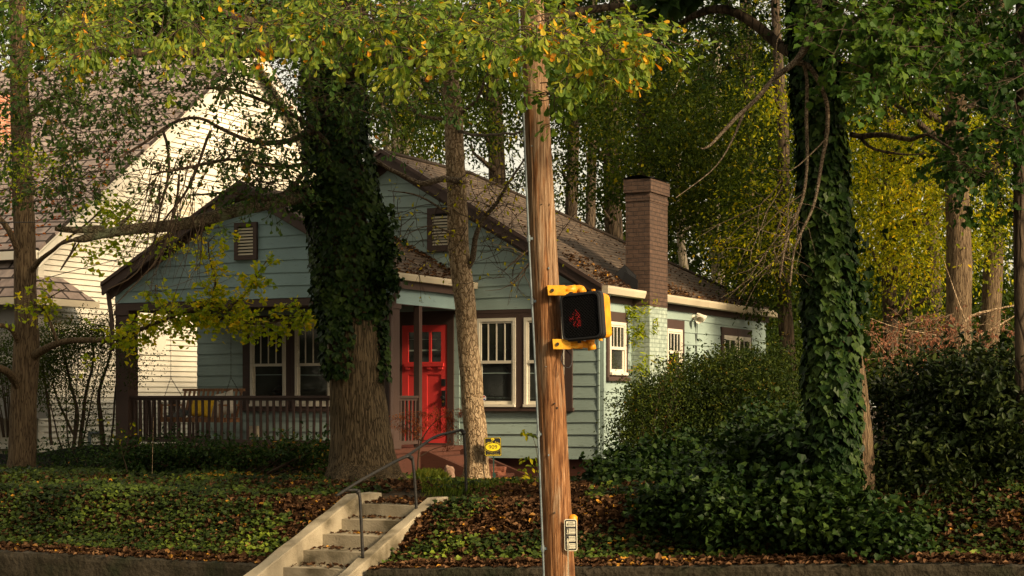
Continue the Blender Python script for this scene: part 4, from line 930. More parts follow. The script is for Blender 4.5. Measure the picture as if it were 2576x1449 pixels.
mb.prism([YP(.102 * math.cos(t), -.004 + .056 * math.sin(t), .002) for t in np.linspace(0, 2 * math.pi, 40, endpoint=False)], YN * .001)
mb.prism([YP(.024 * math.cos(t), .107 + .017 * math.sin(t), .002) for t in np.linspace(0, 2 * math.pi, 24, endpoint=False)], YN * .001); mb.build('emblem', myel, ys)
letters([('909', YP(0, -.032, .0045), YR, YU, .062, 'CENTER', .0)], mblk, 'number', ys)
letters([('N', YP(-.001, .099, .0045), YR, YU, .018, 'CENTER', .02)], mblk, 'initial', ys)
its = []
def arc(txt, rx, ry, cy, span, h, up, bd=.0):
    n = len(txt)
    for i, ch_ in enumerate(txt):
        t = math.radians(span) * ((i + .5) / n - .5)
        if up: x, y = rx * math.sin(t), cy + ry * math.cos(t); ang = -t * .8
        else: x, y = rx * math.sin(t), cy - ry * math.cos(t); ang = t * .8
        R_ = YR * math.cos(ang) + YU * math.sin(ang); U_ = YU * math.cos(ang) - YR * math.sin(ang); its.append((ch_, YP(x, y, .003), R_, U_, h, 'CENTER', bd))
arc('INMAN PARK', .118, .070, -.012, 118, .021, True, .01)
arc('Neighborhood Association', .112, .066, -.014, 125, .0105, False)
its.append(('SECURITY PATROL', YP(0, -.116, .003), YR, YU, .0155, 'CENTER', .0))
letters(its, myel, 'lettering', ys)
mb = MB(); mb.box((YP(0, -yh, -.01) + P(1243, 1216, 24.02)) / 2, (.009, 0, 0), (0, .009, 0), (0, 0, (YP(0, -yh)[2] - P(0, 1216, 24)[2]) / 2 + .03)); q = P(1243, 1196, 24.0); mb.box(q, (.022, 0, 0), (0, .012, 0), (0, 0, .035)); mb.build('stake', plain('green_stake', (.02, .055, .045), .5), ys)

# ------------------------------------------------------------------ porch swing, cushions, blanket
M['swing'] = noisy('cedar_swing', (.16, .07, .03), (.33, .17, .08), 8, .6, .2, stretch=(6, 1, 1))
sw = root('porch_swing', tuple(HP(7.0, -1.3, -.36)), 'slatted cedar porch swing hanging by chains behind the railing', 'porch swing')
sa0, sa1, sb0, sb1, sz = 7.62, 6.28, -1.85, -1.32, -.38
mb = MB(); mb.hb(sa0, sa1, sb0 - .02, sb0 + .03, sz - .05, sz + .035); mb.hb(sa0, sa0 - .05, sb0 + .03, sb1, sz - .05, sz); mb.hb(sa1 + .05, sa1, sb0 + .03, sb1, sz - .05, sz)
for k in range(6): mb.hb(sa0, sa1, sb0 + .035 + k * .09, sb0 + .105 + k * .09, sz + .001, sz + .025)
mb.build('seat', M['swing'], sw)
mb = MB(); 
for k in range(13):
    a = sa0 - .06 - (sa0 - sa1 - .12) * k / 12; mb.prism([HP(a + .022, sb1, sz + .03), HP(a - .022, sb1, sz + .03), HP(a - .022, sb1 + .16, sz + .52), HP(a + .022, sb1 + .16, sz + .52)], -E2 * .015)
mb.hb(sa0, sa1, sb1 + .135, sb1 + .17, sz + .49, sz + .54); mb.build('back', M['swing'], sw)
for a in (sa0, sa1 + .05):
    mb = MB(); mb.hb(a, a - .05, sb0 - .02, sb1 + .05, sz + .23, sz + .26); mb.hb(a, a - .05, sb0 - .01, sb0 + .04, sz, sz + .23); mb.build('arm', M['swing'], sw)
def chain(p, q): 
    p, q = np.asarray(p), np.asarray(q); mb = MB(); n = int(np.linalg.norm(q - p) / .035); d = (q - p) / n; u = d / np.linalg.norm(d); s1 = nrm(np.cross(u, [1, .2, .1])[None])[0]; s2 = np.cross(u, s1)
    for i in range(n): c = p + d * (i + .5); s_ = s1 if i % 2 else s2; mb.box(c + s_ * .007, u * .019, s_ * .0025, np.cross(u, s_) * .0025); mb.box(c - s_ * .007, u * .019, s_ * .0025, np.cross(u, s_) * .0025)
    mb.build('chain', M['iron'], sw)
for a in (sa0 - .02, sa1 + .02):
    t = HP(a, -1.55, .35); chain(t, HP(a, -1.55, 1.58)); chain(t, HP(a, sb0 + .02, sz + .2)); chain(t, HP(a, sb1 + .1, sz + .4))
def cushion(name, c, R_, U_, N_, w, h, t, mat, label, extra=None):
    n = 13; V = []; 
    for s_ in (1, -1):
        for i in range(n):
            for j in range(n):
                u, v = -1 + 2 * i / (n - 1), -1 + 2 * j / (n - 1); k = (max(0, 1 - u ** 4) * max(0, 1 - v ** 4)) ** .5; pin = 1 - .08 * (1 - (u * v) ** 2 if abs(u) > .9 or abs(v) > .9 else .5)
                V.append(c + R_ * u * w * pin + U_ * v * h * pin + N_ * s_ * t * k * (1 + .15 * mnoise.noise((u * 2, v * 2, s_))))
    F = [(s_ * n * n + i * n + j, s_ * n * n + i * n + j + 1, s_ * n * n + (i + 1) * n + j + 1, s_ * n * n + (i + 1) * n + j) for s_ in (0, 1) for i in range(n - 1) for j in range(n - 1)]
    o = mk(name, V, F, mat, None, True)
    return tag(o, label, 'cushion')
up = np.array([0, 0, 1.0]); cr = -E1
cushion('cushion', HP(6.78, sb0 + .12, sz + .20), nrm((cr + up * -.1)[None])[0], nrm((up + cr * .1 + E2 * .25)[None])[0], -E2, .24, .17, .07, noisy('mustard_cloth', (.55, .33, .015), (.70, .43, .03), 30, .9), 'mustard yellow cushion on the porch swing')
bee = cushion('cushion', HP(6.42, sb0 + .28, sz + .27), nrm((cr + up * .25)[None])[0], nrm((up - cr * .25 + E2 * .25)[None])[0], nrm((-E2 + E1 * .2)[None])[0], .20, .22, .07, noisy('linen', (.55, .48, .38), (.66, .59, .48), 30, .9), 'pale linen cushion printed with a black bee, on the porch swing')
mb = MB(); bc = HP(6.45, sb0 + .19, sz + .28)
def bp_(x, y): return bc + cr * x + up * y
for k in range(4): mb.prism([bp_(-.02, .035 - k * .022), bp_(.02, .035 - k * .022), bp_(.017, .023 - k * .022), bp_(-.017, .023 - k * .022)], -E2 * .003)
for sx in (-1, 1): mb.prism([bp_(0, .03), bp_(.075 * sx, .07), bp_(.085 * sx, .062), bp_(.01 * sx, .02)], -E2 * .003); mb.prism([bp_(0, .0), bp_(.06 * sx, -.045), bp_(.066 * sx, -.052), bp_(.01 * sx, -.01)], -E2 * .003)
mb.build('printed_bee', M['black'], bee)
n = 14; V = []
for i in range(n):
    for j in range(n):
        u, v = i / (n - 1), j / (n - 1); b = sb0 - .03 + .5 * v; z = sz + .07 + .10 * mnoise.noise((u * 3, v * 3, 1)) + .10 * math.sin(u * 3.1) * .6; V.append(HP(7.5 - .42 * u, b, z if v > .12 else z - .12))
F = [(i * n + j, i * n + j + 1, (i + 1) * n + j + 1, (i + 1) * n + j) for i in range(n - 1) for j in range(n - 1)]
tag(mk('blanket', V, F, noisy('slate_cloth', (.03, .035, .04), (.10, .10, .09), 12, .9), None, True), 'crumpled dark grey blanket at the left end of the porch swing', 'blanket')
# ------------------------------------------------------------------ trees
def pcloud(L, spec, T, size, nleaf=14, droop=.3, flat=.6, lrb=(0, 1), sub=.35):
    """spec rows: photo x, y, depth, rx, rz (photo units), ry metres, number of sprays"""
    for x, y, d, rx, rz, ry, n in spec:
        cloud(L, P(x, y, d), (rx * d / FPX, ry, rz * d / FPX), n, nleaf, size, T, droop, flat, lrb, sub)
def along(L, path, step, size, T, spread, lrb=(0, 1), droop=.5):
    s = crom([[*P(x, y, d), 0] for x, y, d in path], step)[:, :3]; n = len(s)
    for p in s:
        k = rng.integers(2, 5); c = p + rng.normal(size=(k, 3)) * spread; L.add(c, rdir(k) + [0, 0, -droop], np.array([0, 0, 1.]) + rdir(k) * .9, size * rng.uniform(.7, 1.2, k), T, rng.uniform(*lrb, k))
def twigs(acc, seeds, dirs, length, r=.006, gen=1, L=None, T=None, size=.08, leaves=6, lrb=(0, 1), droop=.2, bend=.5, kids=3):
    """wandering twigs, optionally carrying leaves near their ends"""
    for p, d in zip(seeds, dirs):
        l = length * rng.uniform(.6, 1.3); n = 6; pts = [p]; dd = nrm(np.asarray(d)[None])[0]
        for i in range(n):
            dd = dd + rng.normal(size=3) * bend * .35; dd[2] -= droop * .12; dd /= np.linalg.norm(dd); pts.append(pts[-1] + dd * l / n)
        pts = np.array(pts); V, F = tube(pts, np.linspace(r, r * .35, len(pts)), 4); acc.add(V, F)
        if gen > 0:
            idx = rng.integers(1, n, kids); q = [pts[i] for i in idx]; dr = [nrm((pts[i + 1] - pts[i])[None])[0] * .7 + rdir(1)[0] * .8 for i in idx]
            twigs(acc, q, dr, length * .55, r * .6, gen - 1, L, T, size, leaves, lrb, droop, bend, kids)
        if L is not None and leaves:
            k = leaves; ii = rng.integers(n // 2, n + 1, k); c = pts[ii] + rng.normal(size=(k, 3)) * .02
            d2 = dd + rdir(k) * .9; d2[:, 2] -= droop * 1.5; b = rng.uniform(*lrb)
            L.add(c, d2, np.array([0, -.4, 1.0]) + rdir(k) * .7, size * rng.uniform(.65, 1.2, k), T, np.clip(b * .5 + .5 * rng.uniform(*lrb, k), 0, 1))
def region(n, cx, cy, rx, ry, d0, d1):
    u = rng.random((n, 1)) ** .5; t = rng.random(n) * 2 * np.pi; d = rng.uniform(d0, d1, n)
    x = cx + rx * u[:, 0] * np.cos(t); y = cy + ry * u[:, 0] * np.sin(t)
    return np.array([P(a, b, c) for a, b, c in zip(x, y, d)])

# ---- the big ivy-clad oak before the porch
D = 23.2
oak = root('oak_tree', tuple(P(905, 1215, D)), 'huge oak before the porch, ivy-wrapped trunk above a bare furrowed base', 'tree')
acc = Acc()
limb(acc, [(915, 1330, D, .62), (914, 1225, D, .60), (912, 1175, D, .49), (908, 1100, D, .42), (898, 980, D, .375), (888, 850, D, .34), (872, 700, D, .33), (862, 560, D, .33), (852, 400, D, .32), (842, 260, D, .31), (836, 150, D, .28)], .10, 72, bark=.020)
for r_ in ([(930, 1190, D - .3, .17), (985, 1222, D - .6, .13), (1040, 1248, D - .8, .09), (1090, 1262, D - .9, .05)], [(880, 1190, D - .4, .17), (850, 1225, D - .7, .12), (815, 1245, D - .8, .07)], [(950, 1190, D - .1, .2), (1010, 1215, D - .2, .13), (1045, 1235, D - .3, .08)], [(905, 1200, D - .5, .2), (915, 1250, D - .9, .13), (935, 1275, D - 1.1, .06)]):
    limb(acc, r_, .08, 20, bark=.012)
acc.build('trunk', M['oakbark'], oak)
acc = Acc()   # leaning upper leaders
limb(acc, [(838, 200, D, .27), (815, 90, D, .24), (790, -60, D, .2), (770, -300, D, .15), (760, -700, D + 1, .08)], .3, 20, bark=.012)
limb(acc, [(842, 200, D, .22), (880, 60, D - .3, .18), (920, -80, D - .6, .15), (980, -350, D - 1, .1)], .3, 16, bark=.01)
limb(acc, [(820, 160, D - .2, .12), (870, 122, D - 1, .115), (700, 124, D - 2.5, .10), (560, 128, D - 4, .085), (430, 132, D - 5, .065), (300, 135, D - 5.4, .04), (150, 150, D - 6, .02)][1:], .2, 12, wob=.03, bark=.006)
limb(acc, [(840, 190, D - .2, .12), (900, 135, D - .8, .11), (870, 122, D - 1, .11)], .2, 12)
limb(acc, [(850, 200, D - .3, .10), (930, 150, D - 1.5, .09), (1060, 150, D - 3, .075), (1180, 105, D - 4, .06), (1300, 60, D - 5, .05), (1420, 15, D - 6, .035)], .2, 10, wob=.04)
limb(acc, [(700, 123, D - 2.5, .07), (640, 60, D - 3, .06), (560, 30, D - 3.5, .05), (490, -10, D - 4, .04)], .2, 10, wob=.03)
limb(acc, [(790, 330, D - .3, .045), (700, 355, D - 1, .035), (610, 350, D - 1.6, .028), (500, 300, D - 2.5, .02), (400, 330, D - 3, .02), (300, 400, D - 3.5, .012)], .15, 8, wob=.05)
limb(acc, [(790, 400, D - .2, .03), (700, 420, D - .8, .024), (600, 400, D - 1.5, .018), (480, 420, D - 2, .02), (380, 440, D - 2.5, .012)], .15, 8, wob=.06)
limb(acc, [(760, 440, D - .3, .035), (690, 500, D - .8, .028), (600, 490, D - 1.2, .018), (470, 490, D - 1.6, .01)], .15, 8, wob=.05)
limb(acc, [(850, 380, D - .3, .04), (760, 300, D - .8, .032), (640, 240, D - 1.4, .024), (520, 220, D - 2, .02)], .15, 8, wob=.06)
acc.build('limb', M['darkbark'], oak)
acc = Acc()
limb(acc, [(790, 486, D - .1, .115), (740, 496, D - .5, .105), (650, 514, D - .9, .095), (540, 545, D - 1.3, .086), (430, 568, D - 1.7, .078), (340, 577, D - 2.0, .072), (260, 589, D - 2.2, .060), (215, 600, D - 2.3, .05), (190, 603, D - 2.3, .03)], .08, 20, wob=.02, bark=.012)
limb(acc, [(262, 578, D - 2.2, .06), (215, 578, D - 2.3, .05), (170, 577, D - 2.4, .044), (140, 574, D - 2.45, .030)], .06, 12, wob=.02, bark=.01)
limb(acc, [(300, 566, D - 2.1, .03), (330, 540, D - 2.1, .012)], .06, 8)
acc.build('bare_limb', M['lichbark'], oak)
# ivy sheath
def ivy_sheath(path, name, parent, size, dens, lrb=(0, 1), a0=0, a1=2 * np.pi, off=.06, tmpl=T_IVY, clump=.05):
    """path rows x, y, depth, radius (m)"""
    s = crom([[*P(x, y, d), r] for x, y, d, r in path], .1); L = Leaves(); Lp = s[:, :3]; cum = np.concatenate([[0], np.cumsum(np.linalg.norm(np.diff(Lp, axis=0), axis=1))])
    area = cum[-1] * s[:, 3].mean() * (a1 - a0); n = int(area * dens)
    t = rng.random(n) * cum[-1]; c = np.stack([np.interp(t, cum, s[:, k]) for k in range(4)], 1); ang = rng.uniform(a0, a1, n)
    T_, N_, B_ = frames(Lp); Ni = np.stack([np.interp(t, cum, N_[:, k]) for k in range(3)], 1); Bi = np.stack([np.interp(t, cum, B_[:, k]) for k in range(3)], 1)
    out = np.cos(ang)[:, None] * Ni + np.sin(ang)[:, None] * Bi
    cl = np.array([mnoise.noise((math.cos(a) * 2.2, math.sin(a) * 2.2, z * 1.7)) for a, z in zip(ang, c[:, 2])])
    rr = c[:, 3] + off * rng.random(n) + clump * (1 + cl * 2.2) * (.6 + .4 * rng.random(n))
    p = c[:, :3] + out * rr[:, None]
    d = np.array([0, 0, -1.0]) + rdir(n) * .55 + out * .25; nn = out + rdir(n) * .45 + np.array([0, 0, .25])
    L.add(p, d, nn, size * rng.uniform(.4, 1.3, n), tmpl, np.clip(rng.uniform(*lrb, n) * .6 + .2 + cl * .5, 0, 1)); return L
L = ivy_sheath([(868, 850, D, .20), (872, 790, D, .32), (874, 740, D, .38), (872, 690, D, .40), (872, 600, D, .43), (862, 500, D, .42), (850, 400, D, .38), (843, 300, D, .35), (836, 190, D, .33), (815, 90, D, .26), (790, -60, D, .22)], 'ivy', oak, .085, 950, a1=2 * np.pi)
L2 = ivy_sheath([(850, 950, D - .3, .04), (848, 900, D - .3, .14), (845, 850, D - .25, .17), (850, 780, D - .2, .16), (850, 700, D, .2)], 'ivy', oak, .08, 900); L3 = ivy_sheath([(960, 960, D - .1, .015), (955, 870, D, .03), (952, 800, D, .05), (958, 700, D, .07), (965, 600, D - .1, .08), (955, 520, D - .1, .1)], 'ivy', oak, .08, 1000)
for l in (L2, L3): 
    for i in range(len(l.V)): L.V.append(l.V[i]); L.F.append(l.F[i] + L.n); L.A.append(l.A[i]); L.n += len(l.V[i])
pcloud(L, [(800, 480, D - .3, 55, 30, .25, 40), (770, 500, D - .3, 30, 14, .2, 14), (960, 640, D - .2, 30, 70, .2, 36), (975, 700, D - .3, 20, 26, .15, 14)], T_IVY, .085, 9, .8, .8, (0, .8), .2)
L.build('ivy', G['ivy'], oak)
# canopy
L = Leaves(); acc = Acc()
def canopy(n, cx, cy, rx, ry, d0, d1, size, lrb, leaves=5, length=.55, gen=1, droop=.35):
    s_ = region(n, cx, cy, rx, ry, d0, d1); dr = rng.normal(size=(n, 3)) * [1, .6, .45] + [0, 0, -.1]
    twigs(acc, s_, dr, length, .0055, gen, L, T_OAK, size, leaves, lrb, droop)
for c in ((380, 20, 470, 75, 17, 21), (900, 20, 330, 55, 16, 20), (120, 60, 260, 110, 17, 21), (1100, 40, 300, 45, 15, 18)): canopy(78, *c, .084, (.05, .98), 7, .5)
for c in ((1180, 75, 260, 50, 14.5, 17), (820, 70, 320, 45, 15, 17.5), (1380, 90, 180, 34, 13.5, 15.6), (1560, 110, 100, 40, 14, 15.5), (420, 80, 420, 45, 15.5, 18)): canopy(36, *c, .090, (.3, .97), 7, .42)
canopy(12, 1060, 150, 60, 30, 14.5, 15.5, .10, (.4, .9), 5, .35); canopy(12, 1370, 230, 40, 30, 14, 15, .10, (.3, .7), 5, .3)
L.build('crown', G['oak'], oak); 
L = Leaves()
for c in ((150, 210, 240, 90, 18, 21), (80, 330, 150, 110, 19, 22), (330, 200, 260, 60, 18, 21), (560, 190, 220, 50, 19, 22), (700, 300, 140, 90, 20, 22.8), (620, 370, 180, 70, 20, 22.5), (250, 300, 120, 60, 19, 22), (980, 240, 170, 60, 18, 22), (800, 180, 260, 60, 19, 23)): canopy(40, *c, .078, (.05, .95), 5, .45)
for c in ((560, 420, 230, 55, 20, 22.5), (250, 420, 130, 60, 19, 22), (700, 470, 60, 30, 21, 22.5), (100, 470, 90, 40, 20, 22)): canopy(30, *c, .075, (.05, .95), 4, .5)
canopy(70, 1000, -10, 700, 50, 19, 24, .085, (.2, .9), 6); canopy(90, 1500, 10, 400, 60, 19, 24, .085, (.05, .7), 6); canopy(30, 1750, 120, 150, 90, 18, 21, .075, (.1, .8), 5, .4)
# oversized-leaf crown added out of frame to shade the yard
canopy(360, 900, -640, 1700, 380, 19, 28, .26, (.2, .9), 10, 1.0)
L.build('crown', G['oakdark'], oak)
for k in range(46):   # bare hanging twigs before the white house
    x, y = rng.uniform(380, 520), rng.uniform(380, 560); s_ = [P(x, y, rng.uniform(20, 22))]; twigs(acc, s_, [np.array([rng.uniform(-.5, -.1), 0, -1.0])], 1.15, .006, 1, None, droop=.1, bend=.35, kids=2)
acc.build('twig', M['twig'], oak)
acc = Acc()
for r_ in ([(450, 440, 21.3, .016), (435, 560, 21.2, .014), (400, 640, 21.1, .011), (330, 720, 21.0, .008), (262, 800, 21, .005)], [(530, 330, 21.3, .02), (470, 470, 21.2, .016), (415, 560, 21.2, .012), (345, 680, 21.1, .009), (268, 730, 21, .006)], [(410, 330, 21, .02), (420, 420, 21, .018), (405, 520, 21, .014), (395, 590, 21, .010)], [(190, 610, 21, .012), (150, 680, 21, .009), (225, 560, 21, .008)]): limb(acc, r_, .12, 6, wob=.05, seed=3)
acc.build('hanging_branch', M['twig'], oak)

# ---- pale-barked bare tree
D = 24.3
pt = root('bare_tree', tuple(P(1200, 1212, D)), 'slender pale scaly-barked tree with sparse leaves standing between the handrail and the yard sign', 'tree')
acc = Acc(); limb(acc, [(1200, 1250, D, .27), (1199, 1210, D, .215), (1197, 1160, D, .175), (1196, 1080, D, .163), (1188, 980, D, .158), (1177, 860, D, .150), (1167, 760, D, .150), (1158, 660, D, .150), (1152, 580, D, .150), (1146, 480, D, .140), (1142, 380, D, .135), (1140, 280, D, .130), (1132, 180, D, .12), (1120, 60, D, .11), (1105, -120, D, .1), (1095, -400, D, .07)], .07, 60, wob=.03, bark=.011); acc.build('trunk', M['palebark'], pt)
acc = Acc()
for r_ in ([(1165, 690, D, .05), (1190, 650, D - .1, .045), (1196, 600, D - .2, .04), (1215, 550, D - .3, .034), (1250, 510, D - .4, .028), (1280, 460, D - .5, .02), (1320, 400, D - .5, .012), (1360, 340, D - .6, .006)],
           [(1160, 455, D - .15, .045), (1110, 450, D - .3, .042), (1070, 462, D - .4, .042), (1048, 460, D - .4, .036), (1010, 440, D - .5, .032), (975, 425, D - .6, .03), (945, 405, D - .7, .03)],
           [(1130, 300, D, .03), (1060, 290, D - .3, .025), (1020, 255, D - .5, .02), (1000, 200, D - .6, .012)], [(1150, 290, D, .03), (1200, 250, D - .3, .024), (1230, 180, D - .5, .018), (1280, 150, D - .7, .012)],
           [(1150, 330, D, .028), (1200, 340, D - 1, .02), (1260, 338, D - 3, .016), (1330, 330, D - 6, .012), (1390, 300, D - 7.6, .008)],
           [(1160, 560, D, .02), (1100, 520, D - .2, .016), (1040, 490, D - .4, .012), (975, 480, D - .5, .006)], [(1160, 600, D, .016), (1110, 575, D - .2, .013), (1070, 570, D - .3, .009), (1000, 600, D - .4, .005)]):
    limb(acc, r_, .1, 8, wob=.02, bark=.003)
acc.build('limb', M['vine'], pt)
acc = Acc(); L = Leaves()
for cx, cy, rx, ry, n in ((1060, 520, 90, 60, 16), (1230, 560, 70, 80, 18), (1290, 480, 60, 60, 14), (1060, 640, 70, 50, 9), (1280, 640, 50, 60, 9), (1330, 430, 60, 50, 12), (1380, 560, 40, 60, 6)):
    twigs(acc, region(n, cx, cy, rx, ry, D - .9, D - .1), rdir(n) + [0, 0, .2], .7, .006, 1, L, T_ELL, .065, 1, (.4, 1), .3, .6, 3)
twigs(acc, [P(1400, 590, 17), P(1405, 580, 17), P(1395, 600, 17)], [np.array([-1, .3, -.6]), np.array([-1, .2, -.35]), np.array([-.9, .2, -.9])], .75, .008, 1, None, droop=.3, kids=4)
pcloud(L, [(1280, 430, D - .5, 60, 50, .5, 9), (1180, 500, D - .5, 120, 90, .5, 10)], T_ELL, .065, 3, .6, 1, (.4, 1), .4)
acc.build('twig', M['twig'], pt); L.build('crown', G['gold'], pt)

# ---- ginkgo at the left
D = 27.0
gk = root('ginkgo_tree', tuple(P(55, 1185, D)), 'straight brown-barked ginkgo at the left edge with long yellow-green leafy branches reaching the porch', 'tree')
acc = Acc(); limb(acc, [(54, 1240, D, .30), (54, 1180, D, .23), (57, 1120, D, .215), (60, 1000, D, .205), (67, 880, D, .205), (66, 800, D, .18), (63, 700, D, .172), (62, 600, D, .172), (58, 500, D, .165), (54, 380, D, .155), (50, 250, D, .145), (46, 100, D, .13), (42, -100, D, .12), (38, -400, D, .08)], .08, 48, bark=.013); acc.build('trunk', M['ginkbark'], gk)
acc = Acc()
br_ = [[(85, 895, D - .1, .075), (110, 880, D - .3, .06), (150, 862, D - .6, .05), (200, 856, D - .9, .045), (290, 852, D - 1.3, .038), (350, 830, D - 1.6, .034), (420, 800, D - 2, .03), (480, 780, D - 2.2, .028), (530, 765, D - 2.4, .024), (570, 790, D - 2.5, .02), (620, 812, D - 2.6, .016), (690, 810, D - 2.7, .012), (770, 785, D - 2.8, .007)],
       [(530, 765, D - 2.4, .02), (542, 710, D - 2.4, .016), (530, 660, D - 2.4, .013), (525, 610, D - 2.4, .01), (560, 580, D - 2.4, .006)], [(560, 785, D - 2.5, .014), (620, 740, D - 2.5, .012), (650, 690, D - 2.5, .009), (680, 650, D - 2.5, .006)],
       [(385, 810, D - 1.8, .014), (392, 760, D - 1.8, .01), (390, 715, D - 1.8, .007)],
       [(145, 862, D - .6, .028), (130, 820, D - .6, .024), (108, 775, D - .6, .02), (85, 765, D - .7, .012), (60, 755, D - .8, .007)], [(108, 775, D - .6, .014), (130, 745, D - .7, .01), (165, 725, D - .7, .006)],
       [(80, 680, D - .1, .05), (100, 655, D - .3, .04), (130, 630, D - .6, .032), (155, 610, D - .9, .028), (200, 600, D - 1.1, .024), (260, 590, D - 1.4, .018), (330, 560, D - 1.6, .01)],
       [(155, 610, D - .9, .02), (220, 560, D - 1.2, .014), (260, 520, D - 1.5, .009)], [(50, 650, D - .1, .06), (32, 600, D - .3, .05), (10, 560, D - .4, .045), (-40, 520, D - .6, .04)], [(50, 865, D - .1, .055), (30, 830, D - .3, .045), (5, 818, D - .4, .04), (-40, 815, D - .6, .03)],
       [(48, 975, D - .1, .08), (28, 945, D - .4, .07), (2, 928, D - .7, .06), (-40, 920, D - .8, .05)], [(70, 300, D, .05), (120, 250, D - .5, .035), (190, 230, D - 1, .02)]]
for b_ in br_: limb(acc, b_, .12, 10, wob=.02, bark=.004)
acc.build('branch', M['ginkbark'], gk)
L = Leaves(); acc = Acc()
for path, n, sp in ((br_[0][4:], 220, .13), (br_[1], 46, .10), (br_[2], 44, .10), (br_[3], 22, .09), (br_[5], 16, .1), (br_[4][2:], 12, .09)):
    c = crom([[*P(x, y, d), r] for x, y, d, r in path], .03); ii = rng.integers(0, len(c), n); q = c[ii, :3] + rng.normal(size=(n, 3)) * .03
    twigs(acc, q, rdir(n) * [1, .7, 1], .26, .003, 0, L, T_GINK, .072, 7, (.1, 1), .25, .4)
pcloud(L, [(560, 620, D - 2.4, 45, 30, .2, 3), (500, 800, D - 2.2, 130, 26, .25, 26), (300, 850, D - 1.4, 70, 26, .2, 12), (680, 820, D - 2.6, 90, 20, .2, 12), (280, 530, D - 1.4, 60, 22, .3, 16), (310, 580, D - 1.5, 60, 20, .3, 14), (250, 620, D - 1.4, 50, 20, .3, 12), (400, 610, D - 1.7, 50, 25, .2, 9), (300, 510, D - 1.6, 35, 14, .2, 8), (560, 520, D - 2, 30, 14, .2, 2), (90, 790, D - .7, 40, 12, .2, 3), (220, 915, D - 1.2, 10, 20, .1, 2)], T_GINK, .070, 12, .35, .6, (0, .9), .3)
pcloud(L, [(120, 420, D - 1, 90, 60, .8, 30), (40, 420, D - 1, 60, 40, .6, 14), (20, 330, D - 1, 50, 80, .6, 12)], T_GINK, .065, 9, .35, .6, (0, .8), .35)
L.build('crown', G['ginkgo'], gk); acc.build('twig', M['twig'], gk)

# ---- ivy-clad tree at the right
D = 17.6
rt = root('ivy_tree', tuple(P(2175, 1310, D)), 'tall tree right of the house whose trunk is smothered in large-leaved ivy', 'tree')
acc = Acc(); tp = [(2172, 1370, D, .22), (2170, 1310, D, .165), (2166, 1220, D, .145), (2160, 1100, D, .145), (2140, 950, D, .15), (2115, 800, D, .16), (2098, 650, D, .165), (2088, 500, D, .165), (2080, 350, D, .165), (2068, 200, D, .16), (2058, 60, D, .16), (2050, -100, D, .15), (2040, -400, D, .12), (2030, -800, D, .08)]
limb(acc, tp, .1, 48, bark=.012); acc.build('trunk', M['ginkbark'], rt)
L = ivy_sheath([(2120, 1290, D - .1, .12), (2110, 1180, D - .1, .18), (2100, 1060, D - .1, .22), (2095, 960, D - .05, .225), (2092, 850, D, .23), (2086, 700, D, .22), (2078, 560, D, .21), (2070, 420, D, .19), (2060, 280, D, .19), (2045, 120, D, .19), (2035, -100, D, .17)], 'ivy', rt, .098, 1100, off=.04, clump=.022)
pcloud(L, [(2010, 1150, D - .1, 40, 110, .2, 26), (2060, 1230, D - .2, 60, 80, .2, 30), (2160, 700, D, 20, 200, .1, 16)], T_IVY, .095, 7, .9, .8, (0, .7), .25)
L.build('ivy', G['ivy'], rt)
acc = Acc()
for r_ in ([(2060, -60, D - .5, .06), (2056, 0, D - .6, .05), (2050, 50, D - .6, .048), (2030, 110, D - .6, .044), (2003, 157, D - .6, .034), (1950, 200, D - .7, .027), (1905, 250, D - .9, .023), (1860, 290, D - 1, .020), (1784, 370, D - 1.2, .013), (1760, 375, D - 1.2, .006)],
           [(2003, 157, D - .55, .03), (2035, 170, D - .5, .026), (2060, 210, D - .45, .024), (2078, 260, D - .4, .022), (2080, 330, D - .38, .022), (2070, 400, D - .38, .02), (2045, 520, D - .4, .016), (2000, 620, D - .45, .013), (1985, 720, D - .5, .01)],
           [(2020, 160, D - .55, .02), (2031, 200, D - .45, .019), (2030, 300, D - .4, .019), (2032, 400, D - .4, .018), (2018, 500, D - .4, .016), (1980, 600, D - .5, .014), (1960, 700, D - .5, .01)],
           [(1870, 285, D - .95, .014), (1850, 340, D - 1, .01), (1800, 420, D - 1.2, .007), (1700, 500, D - 1.4, .004)], [(2075, 350, D - .4, .008), (2050, 380, D - .5, .007), (1990, 430, D - .6, .006), (1930, 420, D - .7, .003)], [(1950, 200, D - .7, .008), (1960, 90, D - .8, .006), (2010, 60, D - .9, .004)]):
    limb(acc, r_, .1, 10, wob=.03, bark=.004)
for k in range(12): x = rng.uniform(1960, 2040); twigs(acc, [P(x, rng.uniform(380, 620), D - .5)], [np.array([-.5, 0, -1.0])], .9, .006, 1, None, droop=.3, kids=3)
acc.build('vine', M['vine'], rt)
acc = Acc(); limb(acc, [(2140, 338, D, .03), (2220, 336, D - .3, .028), (2290, 350, D - .6, .024), (2330, 335, D - .8, .018), (2400, 370, D - 1, .012)], .1, 8, wob=.04); limb(acc, [(2160, 340, D, .02), (2200, 372, D - .3, .016), (2280, 388, D - .5, .01), (2330, 382, D - .5, .006)], .1, 8, wob=.04)
limb(acc, [(2060, 60, D, .06), (2000, 130, D + .5, .062), (1960, 112, D + .8, .062), (1903, 60, D + 1, .058), (1827, 23, D + 1.2, .052), (1767, 30, D + 1.4, .042), (1717, 57, D + 1.5, .032), (1640, 110, D + 1.5, .03)], .12, 14, wob=.02, bark=.008)
limb(acc, [(1640, 20, D + 1, .03), (1550, 20, D + .6, .04), (1440, 35, D + .2, .045), (1330, 60, D, .05), (1180, 70, D, .05)], .12, 10, wob=.05, bark=.006)
acc.build('limb', M['darkbark'], rt)
L = Leaves(); acc = Acc()
